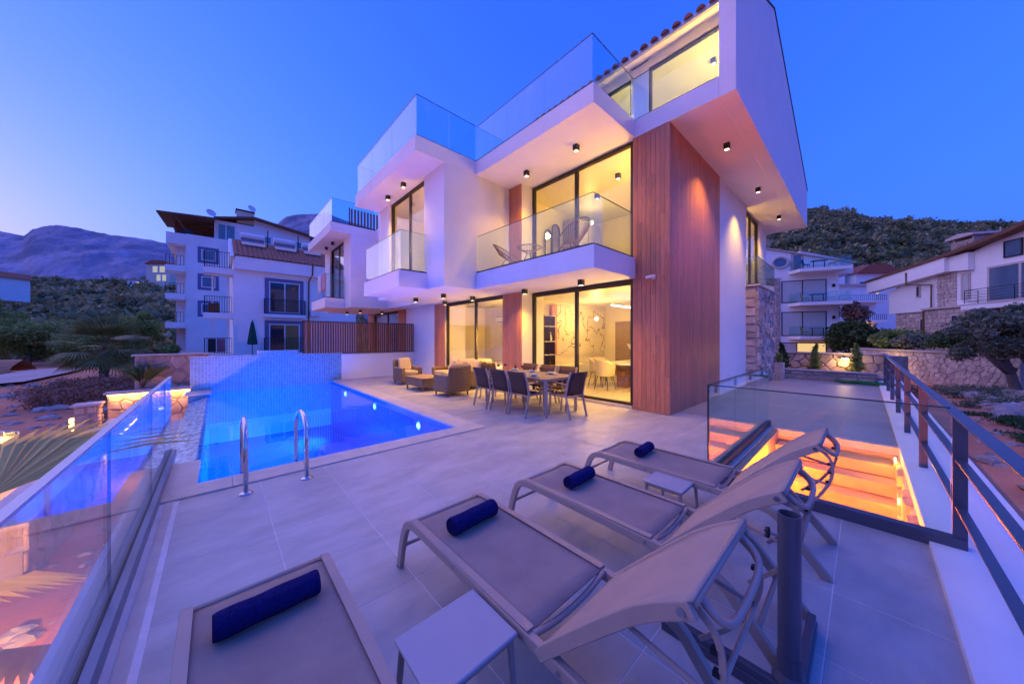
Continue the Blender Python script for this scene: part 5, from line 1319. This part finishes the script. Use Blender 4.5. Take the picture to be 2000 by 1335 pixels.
shrub('garden_shrub', 'dark rounded shrub right of the drainpipe, before the stone wall', 'shrub', (30.6, -3.5, .7), clump_set(20, .95, 1.05, .5, .75, .42, .4), 130, .11, M['leaf_dark'], trad=.07)
ol = clump_set(64, 1.9, 2.0, .95, 3.05, .44, .5, .28)+clump_set(14, 2.1, 2.3, .35, 2.2, .34, .5)
shrub('olive_tree', 'gnarled grey green olive tree at the right edge', 'tree', (24.6, -4.4, -1.25), ol, 330, .075, M['leaf_olive'], trunk=[[(0, 0, -.2), (.05, .1, .6), (-.15, .3, 1.5), (-.4, .6, 2.4), (-.5, .9, 3.0)], [(0, -.3, -.2), (.1, -.4, .8), (.1, -.45, 1.6), (.2, -.7, 2.6), (.3, -1.0, 3.2)], [(-.1, .25, 1.4), (-.6, 1.0, 2.2)], [(.1, -.4, 1.5), (.8, .1, 2.6)]], trad=.20, long=2.2)
# loose rocks, dry brush and grass on the right lot
def rocks(name, label, spots, m):
    b = MB(); rr_ = random.Random(9)
    for (x, y, s) in spots:
        z = zg(x, y); n = 7; i0 = len(b.v); rings = []
        for k, (rad, hz) in enumerate(((1., -.3), (1.05, .15), (.75, .5), (.3, .62))):
            for j in range(n):
                a = 2*math.pi*j/n+k*.2; q = s*rad*(.75+.5*rr_.random()); b.v.append((x+q*math.cos(a)*1.3, y+q*math.sin(a), z+s*hz*(.7+.5*rr_.random())))
        for k in range(3):
            for j in range(n): a = i0+k*n+j; c = i0+k*n+(j+1) % n; b.f.append((a, c, c+n, a+n))
        b.f.append(tuple(i0+3*n+j for j in range(n)))
    o = b.build(name, m); tag(o, label, 'rocks', kind='stuff')
r5 = random.Random(5)
rocks('scattered_rocks', 'pale limestone rocks scattered over the red earth on the right', [(9+r5.random()*18, -1.6-r5.random()*8, .06+.25*r5.random()**3) for _ in range(260)]+[(19+r5.random()*6, -3.2-r5.random()*3, .2+.35*r5.random()) for _ in range(34)], M['rock'])
rocks('scattered_rocks', 'pale rocks scattered over the red earth left of the pool', [(-2.5-r5.random()*14, 19+r5.random()*22, .06+.28*r5.random()**3) for _ in range(420)]+[(-.9-r5.random()*3, 3+r5.random()*9, .03+.09*r5.random()**2) for _ in range(90)], M['rock'])
def brush(name, label, area, n, r0, h, nleaf, size, m):
    cl = []
    for _ in range(n):
        x = area[0]+(area[1]-area[0])*rgf.random(); y = area[2]+(area[3]-area[2])*rgf.random(); z = zg(x, y); s = r0*(.5+rgf.random())
        for q in range(2): cl.append((x+rgf.normal()*s*.5, y+rgf.normal()*s*.5, z+h*(.3+.3*rgf.random()), s, s, h*.7, rgf.random()))
    V, F, t_ = leaves(cl, nleaf, size, rgf, shell=.1, long=3.0); o = obj(name, npmesh(name, V, F, m, t_)); tag(o, label, cat='brush', kind='stuff')
brush('dry_brush', 'grey dry brush along the red earth below the olive tree', (21, 28, -4.6, -2.6), 22, .45, .30, 110, .05, M['leaf_olive'])
brush('dry_brush', 'reddish dry brush beside the garden steps', (22, 27, -1.8, -.6), 12, .4, .35, 110, .05, M['leaf_dry'])
brush('grass_patch', 'strip of green grass on the red earth beside the railing', (15, 19.5, -3.6, -2.7), 26, .28, .12, 110, .04, M['grass'])
brush('dry_brush', 'reddish brown dry brush bank before the big palm, left', (-7., -3.2, 28, 36), 70, .6, .8, 130, .07, M['leaf_dry'])
brush('dry_grass', 'pale straw coloured dry grass beside the small fan palm', (-4.2, -2.6, 20.5, 24), 14, .5, .35, 110, .06, M['leaf_dry'])
# ------------------------------------------------------------------ left hand buildings
LB = thing('apartment_building', 'four storey white apartment block with brown roof overhang, left background', 'building', (2.5, 49, -2.4))
wb = MB().box(-2.5, 9.3, 49, 60, -2.4, 12.7).box(-3.95, -2.5, 49.05, 60, 11.5, 12.65).box(-3.3, -2.5, 50.6, 60, -2.4, 11.5).build('wall', M['plaster2'], LB)
MB().box(-.26, 3.3, 50.2, 60, 12.7, 15.1).prism([(3.3, 12.7), (9.3, 12.7), (9.3, 15.0), (3.3, 15.9)], 'y', 50.2, 60).build('wall', M['plaster2'], LB)
MB().hexa([(-4.56, 48.2, 14.30), (-.2, 48.2, 14.62), (-.2, 58, 15.4), (-4.56, 58, 15.2), (-4.56, 48.2, 14.45), (-.2, 48.2, 14.78), (-.2, 58, 15.6), (-4.56, 58, 15.4)]).build('roof_canopy', M['brownpaint'], LB)
MB().box(-3.6, -.26, 53.2, 53.4, 12.7, 14.9).build('timber_wall', M['brownpaint'], LB)
MB().tube([(-3.2, 49.3, 12.65), (-3.7, 48.6, 14.35)], .08, 6).tube([(-2.2, 49.3, 12.65), (-3.3, 48.6, 14.35)], .08, 6).build('canopy_strut', M['brownpaint'], LB)
MB().hexa([(-.3, 49.3, 15.05), (3.3, 49.3, 15.85), (3.3, 60, 16.2), (-.3, 60, 15.5), (-.3, 49.3, 15.2), (3.3, 49.3, 16.05), (3.3, 60, 16.4), (-.3, 60, 15.7)]).hexa([(3.3, 49.3, 15.85), (9.6, 49.3, 14.85), (9.6, 60, 15.2), (3.3, 60, 16.2), (3.3, 49.3, 16.05), (9.6, 49.3, 15.05), (9.6, 60, 15.4), (3.3, 60, 16.4)]).build('roof', M['brownpaint'], LB)
MB().box(1.7, 3.3, 50.5, 52, 15.3, 16.8).build('chimney', M['cream'], LB); MB().box(1.6, 3.4, 50.4, 52.1, 16.8, 16.95).build('chimney_cap', M['darkframe'], LB)
for cx, cz, r_ in ((-.5, 15.75, .45), (3.1, 17.2, .42)):
    ds = MB()
    pr_ = [(r_*math.sin(a), -r_*.35*math.cos(a)) for a in (0.02, .4, .8, 1.2, 1.5)]
    o = ds.lathe(pr_, n=18, cap=False).build('satellite_dish', M['white'], LB, smooth=True); o.rotation_euler = (R(65), 0, R(25)); o.location = Vector((cx, 50, cz))-LB.location
for z in (9.12, 6.19, 3.18):
    MB().box(-3.95, -2.5, 48.3, 50.6, z-.6, z).build('balcony_slab', M['plaster2'], LB); frail(LB, [(-3.9-2.5+.0, 48.35-49), (-2.6-2.5, 48.35-49)], z+2.4, 1.05, M['black'], .22, .02)
    MB().box(-3.32, -3.22, 50.5, 50.6, z, z+2.3).build('post', M['white'], LB)
for z0 in (9.9, 6.95, 4.0):
    q = fwin(LB, -1.3-2.5, -.15-2.5, z0+2.4+.15, z0+1.35+2.4, M['white'], M['bluepane'], (), .10, rim=.28)
fwin(LB, -.1-2.5+.1, 1.6-2.5, 12.85+2.4, 14.75+2.4, M['white'], [M['bluepane'], M['bluepane']], (.75-2.5,), .10, y=1.15)
for x in (4.3, 6.1, 7.6): fwin(LB, x-2.5, x-2.5+.7, 13.2+2.4, 14.1+2.4, M['white'], M['bluepane'], (), .07, y=1.15)
bx_ = MB().box(-2.9, -2.0, 49.1, 49.5, 12.65, 13.2).build('roof_box', M['black'], LB)
# second block with tiled roof -------------------------------------------
B2 = thing('apartment_building', 'two storey white house with red tiled roof and iron balconies, left', 'building', (3.5, 28.5, -2.4))
def b2(m_): return m_
MB().box(.80, 8.5, 28.5, 38, -2.4, 7.0).build('wall', M['plaster'], B2)
MB().box(.86, 8.5, 28.1, 28.499, 6.15, 7.0).build('eave_band', M['plaster'], B2)
MB().prism([(28.1, 6.95), (33, 9.2), (33, 6.95)], 'x', .62, .82).build('gable_end', M['plaster'], B2)
rt = MB(); P_ = []
for i in range(10):
    for j in range(170):
        x = .82+7.6*j/169; s = i/9; P_.append((x, 28.0+4.4*s, 7.02+2.0*s+.055*abs(math.sin(j*math.pi/6))+.02*(i % 2)))
rt.grid(P_, 10, 170); o = rt.build('tiled_roof', M['redtile'], B2, fixn=False); o['kind'] = 'stuff'
MB().box(.82, 8.5, 32.4, 34, 7, 9.0).build('wall', M['plaster2'], B2)
for i, (xa, xb) in enumerate(((1.3, 2.7), (3.3, 4.7), (5.2, 6.4))):
    MB().tube([(xa, 31.6, 9.25), (xb, 31.6, 9.25)], .22, 10).build('solar_tank', M['white'], B2); MB().hexa([(xa, 30.6, 8.35), (xb, 30.6, 8.35), (xb, 31.5, 9.0), (xa, 31.5, 9.0), (xa, 30.6, 8.4), (xb, 30.6, 8.4), (xb, 31.5, 9.05), (xa, 31.5, 9.05)]).build('solar_panel', M['bluepane'], B2)
for xx in (2.9, 4.9):
    MB().tube([(xx, 31.4, 8.6), (xx, 31.4, 9.9)], .04, 6).build('vent_pipe', M['black'], B2)
def w2(x0, x1, z0, z1, m_): fwin(B2, x0-3.5, x1-3.5, z0+2.4, z1+2.4, M['white'], m_, ((x0+x1)/2-3.5,), .07, rim=.24, name='balcony_door')
w2(2.70, 4.55, 3.35, 5.56, [M['darkpane'], M['darkpane']]); w2(2.70, 4.55, .55, 2.55, [M['darkpane'], mat('ochre_curtain', (.30, .18, .06), .8)])
for z in (3.22, .48):
    MB().box(2.40, 4.85, 28.0, 28.5, z-.22, z).build('balcony_slab', M['plaster'], B2); frail(B2, [(2.42-3.5, -.1), (2.42-3.5, -.47), (4.83-3.5, -.47), (4.83-3.5, -.1)], z+2.4, 1.05, M['black'], .11, .011)
MB().tube([(5.32, 28.05, 7.0), (5.30, 28.06, 6.3), (5.12, 28.42, 5.8), (5.10, 28.42, .3)], .05, 8).build('drainpipe', M['brownpaint'], B2)
acu = MB().box(5.2, 5.85, 28.2, 28.5, 3.2, 3.6).build('air_conditioner', M['white'], B2)
for z in (6.16, 3.20, .46):
    MB().box(-.68, .80, 28.7, 30.2, z-.36, z).build('balcony_slab', M['plaster'], B2); frail(B2, [(.72-3.5, .25), (-.62-3.5, .25), (-.62-3.5, 1.6)], z+2.4, 1.08, M['black'], .12, .012)
MB().box(-.3, -.2, 30.1, 30.2, -2.4, 6.0).box(.5, .6, 30.1, 30.2, -2.4, 6.0).build('post', M['plaster'], B2)
o = MB().box(-.45, .1, 29.2, 29.7, 3.21, 3.85).build('balcony_chest', M['brownpaint'])
tag(o, 'brown wooden chest on the middle side balcony of the tiled house', 'chest')
for k, (c_, lb) in enumerate((((.03, .025, .03), 'black garment hanging on the lowest side balcony'), ((.35, .12, .14), 'red and white towel hanging on the lowest side balcony'))):
    x0 = -.45+.45*k; P_ = [(x0+.38*j/8, 28.66-.02*math.sin(j*1.4), .62+.88*i/5) for i in range(6) for j in range(9)]
    g_ = MB(); g_.grid(P_, 6, 9); o = g_.build('hanging_laundry', mat(f'laundry_cloth_{k}', c_, .9, var=.3, vs=9), smooth=True); md = o.modifiers.new('t', 'SOLIDIFY'); md.thickness = .015; tag(o, lb, 'laundry')
for k, (c_, lb) in enumerate((((.70, .70, .72), 'white towel drying on the twin villa balcony'), ((.62, .30, .36), 'pink towel drying on the twin villa balcony'))):
    y0 = 15.5+.75*(1-k); P_ = [(3.385-.015*math.sin(j*1.3), y0+.62*j/8, 3.55+.78*i/5) for i in range(6) for j in range(9)]
    g_ = MB(); g_.grid(P_, 6, 9); o = g_.build('drying_towel', mat(f'drying_towel_cloth_{k}', c_, .9, var=.1), smooth=True); md = o.modifiers.new('t', 'SOLIDIFY'); md.thickness = .015; tag(o, lb, 'towel')
pu = thing('closed_parasol', 'closed dark green parasol in front of the tiled house', 'parasol', (1.73, 27.6, .3))
MB().tube([(1.73, 27.6, .2), (1.73, 27.6, 2.75)], .025, 8).build('pole', M['brownpaint'], pu)
cn = MB(); n_ = 16; i0 = 0
for k, (rad, z) in enumerate(((.02, 2.72), (.10, 2.5), (.17, 2.1), (.24, 1.6), (.30, 1.15), (.22, 1.1))):
    for j in range(n_):
        a = 2*math.pi*j/n_; q = rad*(1 if j % 2 else .68); cn.v.append((1.73+q*math.cos(a), 27.6+q*math.sin(a), z))
for k in range(5):
    for j in range(n_): a = k*n_+j; c = k*n_+(j+1) % n_; cn.f.append((a, c, c+n_, a+n_))
cn.build('canopy', mat('dark_green_canvas', (.008, .075, .055), .85, var=.15), pu)
tl = struct(MB().box(-2.4, 9, 20, 45, -2.6, .28).build('neighbour_terrace', M['concrete']))
# stone retaining wall left of the mosaic
def stone_wall(name, label, loc, x0, x1, y0, y1, z0, z1, faces, size, cap=True, sm=None):
    t = thing(name, label, 'wall', loc); MB().box(x0, x1, y0, y1, z0, z1).build('wall_core', M['mortar'], t)
    for f in faces:
        if f == 'y': (rubble if size < .5 and 'pillar' not in name else stones)(t, (x0, y0, z0), (1, 0, 0), (0, -1, 0), x1-x0, z1-z0, size, sm or M['stone'], rs, depth=.05)
        if f == 'x': stones(t, (x0, y0, z0), (0, 1, 0), (-1, 0, 0), y1-y0, z1-z0, size, sm or M['stone'], rs, depth=.05)
        if f == 'X': (rubble if 'pillar' not in name else stones)(t, (x1, y0, z0), (0, 1, 0), (1, 0, 0), y1-y0, z1-z0, size, sm or M['stone'], rs, depth=.05)
    if cap: MB().box(x0-.08, x1+.08, y0-.10, y1+.08, z1, z1+.06).build('wall_cap', M['stonecap'], t, bevel=.006)
    return t
stone_wall('retaining_wall', 'rough stone retaining wall left of the blue mosaic wall', (-1.6, 19.6, -1.), -2.42, -.3, 19.5, 19.9, -1.2, .82, 'y', .42)
lt = stone_wall('lit_garden_wall', 'stone wall lit by a yellow strip under its cap', (-1.7, 18, -2.2), -2.86, -.6, 18.0, 18.35, -2.3, -.45, 'y', .32)
MB().box(-2.86, -.6, 17.93, 17.95, -.50, -.47).build('led_strip', M['led'], lt); lamp('led_light', 'AREA', (-1.73, 17.86, -.5), 30, (1., .42, .07), lt, 2.2, aim=(-1.73, 18.1, -1.4), size_y=.04)
MB().lathe([(.05, 0), (.07, .03), (.05, .09)], (-1.55, 17.9, -1.15), 10).build('wall_light', M['warm_emit'], lt)
gpl = stone_wall('gate_pillar', 'square stone gate pillar with pale cap beside the driveway', (-3.15, 18, -2.3), -3.45, -2.98, 17.4, 17.95, -2.3, -.72, 'yX', .30)
lamp('pillar_lamp', 'POINT', (-3.75, 17.5, -1.35), 22, (1., .60, .16), gpl, .06); MB().box(-3.57, -3.50, 17.5, 17.7, -1.5, -1.1).build('pillar_light', M['led'], gpl)
dwl = stone_wall('driveway_wall', 'low driveway wall with pale cap and yellow strip light below', (-2.3, 13, -2.3), -2.62, -2.15, 8.5, 17.2, -2.3, -1.25, 'X', .34)
MB().box(-2.09, -2.07, 12.6, 17.2, -1.30, -1.27).build('led_strip', M['led'], dwl); lamp('led_light', 'AREA', (-2.0, 13, -1.32), 100, (1., .48, .08), dwl, .05, aim=(-2.2, 13, -2.2), size_y=8)
drv = MB(); P_ = [(x, y, -2.02+.0*y) for x in (-9., -6.5, -4.5, -2.7) for y in (8., 12., 16., 19.6)]; drv.grid(P_, 4, 4); struct(drv.build('driveway', M['asphalt']))
lamp('drive_lamp', 'POINT', (-3.2, 13.5, -.6), 70, (1., .34, .08), dwl, .1)
rdp = [(-22, 33), (-14.5, 37), (-12.2, 42), (-11.6, 48), (-12.0, 56), (-10.5, 66)]
rd = MB(); P_ = []
for i, (x, y) in enumerate(rdp):
    a = Vector(rdp[min(i+1, len(rdp)-1)])-Vector(rdp[max(i-1, 0)]); a.normalize(); nrm = Vector((-a.y, a.x))
    for k in range(3):
        q = Vector((x, y))+nrm*(k-1)*1.8; P_.append((q.x, q.y, zg(x, y)+.22))
rd.grid(P_, len(rdp), 3); struct(rd.build('road', M['asphalt'], smooth=True))
bank = MB(); P_ = []
for i in range(14):
    for j in range(7):
        x = -40+26*i/13; y = 44+8*i/13+7*j/6; P_.append((x, y, zg(x, y)+1.7*math.sin(math.pi*j/6)*(.7+.6*mnoise.noise(Vector((x*.3, y*.3, 0))))))
bank.grid(P_, 14, 7); struct(bank.build('earth_bank', mat('ochre_earth', (.42, .21, .10), .95, var=.3, vs=.8, bump=.9, bs=4), smooth=True))
slab = MB().hexa([(-6.9, 30, -2.2), (-6.1, 29.7, -2.2), (-5.6, 30.6, -1.5), (-6.3, 30.9, -1.5), (-6.9, 30.1, -2.0), (-6.1, 29.8, -2.0), (-5.6, 30.7, -1.3), (-6.3, 31.0, -1.3)]).build('concrete_slab', M['plaster2']); tag(slab, 'tilted pale concrete slab lying on the red earth', 'slab')
# parked car ------------------------------------------------------------
car = thing('parked_car', 'silver hatchback parked on the driveway at the left edge, cropped', 'car', (-5.2, 15., -2.0))
cm = mat('silver_car_paint', (.50, .48, .45), .28, metal=.5, var=.02, coat=.6)
side = [(12.95, .35), (12.9, .62), (13.05, .95), (13.6, 1.42), (14.1, 1.50), (15.0, 1.48), (15.75, 1.02), (16.7, .90), (17.02, .70), (17.05, .38), (16.85, .25), (13.1, .25)]
cb = MB(); n_ = len(side); secs = [(-6.05, .90), (-5.98, 1.0), (-5.2, 1.03), (-4.42, 1.0), (-4.35, .90)]; zb_ = -2.0
for (x, k) in secs:
    for (y, z) in side:
        zc = .25+(z-.25)*(k if z > .5 else 1); yc = 15+(y-15)*(.97+.03*k)
        xx = x if z < .95 else -5.2+(x+5.2)*(.80 if z > 1.3 else .93)
        cb.v.append((xx, yc, zb_+zc))
for s in range(len(secs)-1):
    for j in range(n_): a = s*n_+j; b_ = s*n_+(j+1) % n_; cb.f.append((a, b_, b_+n_, a+n_))
cb.f.append(tuple(range(n_))); cb.f.append(tuple((len(secs)-1)*n_+j for j in range(n_))[::-1])
cb.build('body', cm, car, bevel=.03, smooth=False)
MB().hexa([(-5.82, 15.70, -.93), (-4.58, 15.70, -.93), (-4.72, 15.08, -.515), (-5.68, 15.08, -.515), (-5.82, 15.74, -.91), (-4.58, 15.74, -.91), (-4.72, 15.10, -.49), (-5.68, 15.10, -.49)]).build('windscreen', M['darkpane'], car)
for sx in (-1, 1):
    X_ = -5.2+sx*.80; Xt = -5.2+sx*.66
    MB().hexa([(X_, 13.5, -1.03), (X_, 15.55, -1.03), (Xt, 14.95, -.56), (Xt, 13.8, -.56), (X_+sx*.02, 13.5, -1.03), (X_+sx*.02, 15.55, -1.03), (Xt+sx*.02, 14.95, -.56), (Xt+sx*.02, 13.8, -.56)]).build('side_window', M['darkpane'], car)
    for y in (13.7, 16.25):
        wh = MB().tube([(-5.2+sx*.66, y, -1.69), (-5.2+sx*.88, y, -1.69)], .31, 20).build('wheel', M['black'], car, smooth=False)
        MB().tube([(-5.2+sx*.881, y, -1.69), (-5.2+sx*.89, y, -1.69)], .20, 14).build('rim', M['chrome'], wh)
    MB().box(-5.2+sx*.70-.14, -5.2+sx*.70+.14, 16.93, 17.04, -1.36, -1.22).build('headlight', M['white'], car, bevel=.03)
    MB().box(-5.2+sx*.92-.1, -5.2+sx*.92+.1, 15.35, 15.5, -1.05, -.92).build('wing_mirror', cm, car, bevel=.03)
# palms -------------------------------------------------------------------
def fan_leaf(b, base, dirv, up, L, nb, spread, wd, tn, tone, drop=.25):
    d = Vector(dirv).normalized(); u = Vector(up); sd = d.cross(u).normalized(); u = sd.cross(d).normalized(); base = Vector(base)
    for k in range(nb):
        a = R(-spread/2+spread*k/(nb-1)); v = d*math.cos(a)+sd*math.sin(a); l_ = L*(.82+.18*math.cos(a))
        m1 = base+v*l_*.5+u*.02; e = base+v*l_-u*drop*l_*(.4+.6*abs(math.sin(a))); w1 = sd*math.cos(a)-d*math.sin(a)
        hw = wd*.5; i = len(b)
        b += [base+w1*hw*.25, m1+w1*hw, e, m1-w1*hw]; tn += [tone]*4
def fan_palm(name, label, loc, crown_z, leaves_, L, nb, wd, trunk_r, seed, m, spread=150, trunk=None, petiole=.35, custom=()):
    t = thing(name, label, 'palm', loc); rg_ = random.Random(seed); V_ = []; tn = []; pm = MB()
    c = Vector((0, 0, crown_z))
    lv = list(custom)
    for k in range(leaves_):
        az = 2*math.pi*k*.382+rg_.random()*.3; el = R(-35+115*rg_.random()); lv.append((az, el, 1.))
    for az, el, sc3 in lv:
        d = Vector((math.cos(az)*math.cos(el), math.sin(az)*math.cos(el), math.sin(el))); p0 = c; p1 = c+d*L*petiole*1.4*sc3
        pm.tube([p0, p1], .012, 5); fan_leaf(V_, p1, d+Vector((0, 0, -.15)), (0, 0, 1) if abs(d.z) < .9 else (1, 0, 0), L*sc3, nb, spread, wd, tn, .3+.5*rg_.random())
    V_ = np.array([tuple(v) for v in V_]); F_ = np.arange(len(V_)).reshape(-1, 4)
    obj('fronds', npmesh('fronds', V_, F_, m, tn), t); pm.build('petiole', M['leaf_dry'], t, world=False)
    MB().tube(trunk or [(0, 0, -.3), (0, 0, crown_z*.5), (0, 0, crown_z)], [trunk_r*1.2, trunk_r, trunk_r*.9], 10).build('trunk', M['bark'], t, world=False)
    return t
fan_palm('fan_palm', 'large fan palm with drooping dry fronds on the earth bank, left', (-6.6, 40.5, -1.9), 2.5, 46, 1.75, 22, .12, .24, 2, M['leaf_palm'], petiole=.6)
fan_palm('fan_palm', 'small upright fan palm growing behind the lit garden wall', (-2.15, 19.0, -.75), .35, 0, .95, 13, .06, .10, 3, M['leaf_palm'], spread=52, petiole=.18, custom=[(R(20+37*k), R(58+26*((k*7) % 5)/5), 1.) for k in range(15)])
fan_palm('fan_palm', 'fan palm with one broad green leaf rising above the glass railing', (-1.22, 3.0, -2.1), 2.25, 0, 1.25, 21, .095, .09, 6, M['leaf_palm'], spread=95, petiole=.50, custom=[(R(80), R(26), 1.0), (R(100), R(-15), .9), (R(150), R(-5), .9), (R(215), R(5), .8), (R(120), R(-45), .9), (R(60), R(-40), .8)])
# trees, left
shrub('pine_tree', 'light green pine at the foot of the scrub slope, left of the palm', 'tree', (-19.5, 79, -3.), clump_set(40, 4.2, 4.2, 2.6, 5., 1.3, .6), 330, .20, M['leaf_light'], trunk=[[(0, 0, 0), (0, 0, 5)]], trad=.3)
shrub('pine_tree', 'light green pine right of the first pine, before the scrub', 'tree', (-13.5, 74, -3.), clump_set(24, 3.2, 3.2, 1.8, 3.6, 1.0, .65), 330, .19, M['leaf_light'], trunk=[[(0, 0, 0), (0, 0, 4)]], trad=.25)
shrub('pine_tree', 'light green pine at the far left edge', 'tree', (-27, 88, -3.), clump_set(44, 4.6, 4.6, 4.2, 7.6, 1.2, .55), 330, .20, M['leaf_light'], trunk=[[(0, 0, 0), (0, 0, 4)]], trad=.3)
shrub('pine_tree', 'bright green pine beside the white apartment block', 'tree', (-6.2, 50, -2.2), clump_set(34, 1.9, 2.4, 2.2, 4.2, .75, .65), 330, .14, M['leaf_light'], trunk=[[(0, 0, 0), (.3, 0, 2.0), (0, 0, 4.2)], [(.2, 0, 1.6), (1., 0, 3.4)]], trad=.16)
shrub('climbing_vine', 'green vine with pale fence below the apartment balconies', 'vine', (-3.4, 46, -.6), clump_set(16, 1.0, .5, .5, .9, .35, .7), 90, .13, M['leaf_light'])
# far houses on the left slope
far_house('far_house', 'white house with red roof at the far left edge of the slope', (-46.5, 143., 13.6), R(-42), 8.0, 8, 2.6, 'red', [(4., 4.8, .6, 1.6, 0), (6.6, 7.4, .6, 1.6, 0)], zb=-3.)
far_house('far_house', 'pale far house with lit windows just left of the apartment block', (-24.5, 226., 27.), R(-42), 11, 8, 9, 'red', [(3., 5.4, 5., 8., M['lit_white']), (6.2, 8.8, 5., 8., M['lit_white']), (4.8, 6.8, 1., 4., M['lit_white']), (7.4, 9.4, 1., 4., M['lit_white'])], wallm='cream')
far_house('far_house', 'low white far house on the crest of the scrub slope', (-31., 232., 25.5), R(-42), 9, 6, 3., 'flat', [(1., 2.4, .8, 2.2, 0), (4., 5.6, .8, 2.2, M['lit_white'])])

gl = thing('garden_bollard', 'small glowing bollard light on the earth below the glass railing', 'lamp', (-2.3, 5.4, -2.2))
MB().lathe([(.05, -.2), (.05, .45), (.07, .46), (.07, .58), (.001, .60)], (-2.3, 5.4, -2.2), 12).build('post', M['black'], gl)
MB().lathe([(.055, .465), (.055, .57)], (-2.3, 5.4, -2.2), 12).build('lens', M['led'], gl)
lamp('bollard_lamp', 'POINT', (-2.3, 5.25, -1.45), 900, (1., .38, .10), gl, .1)
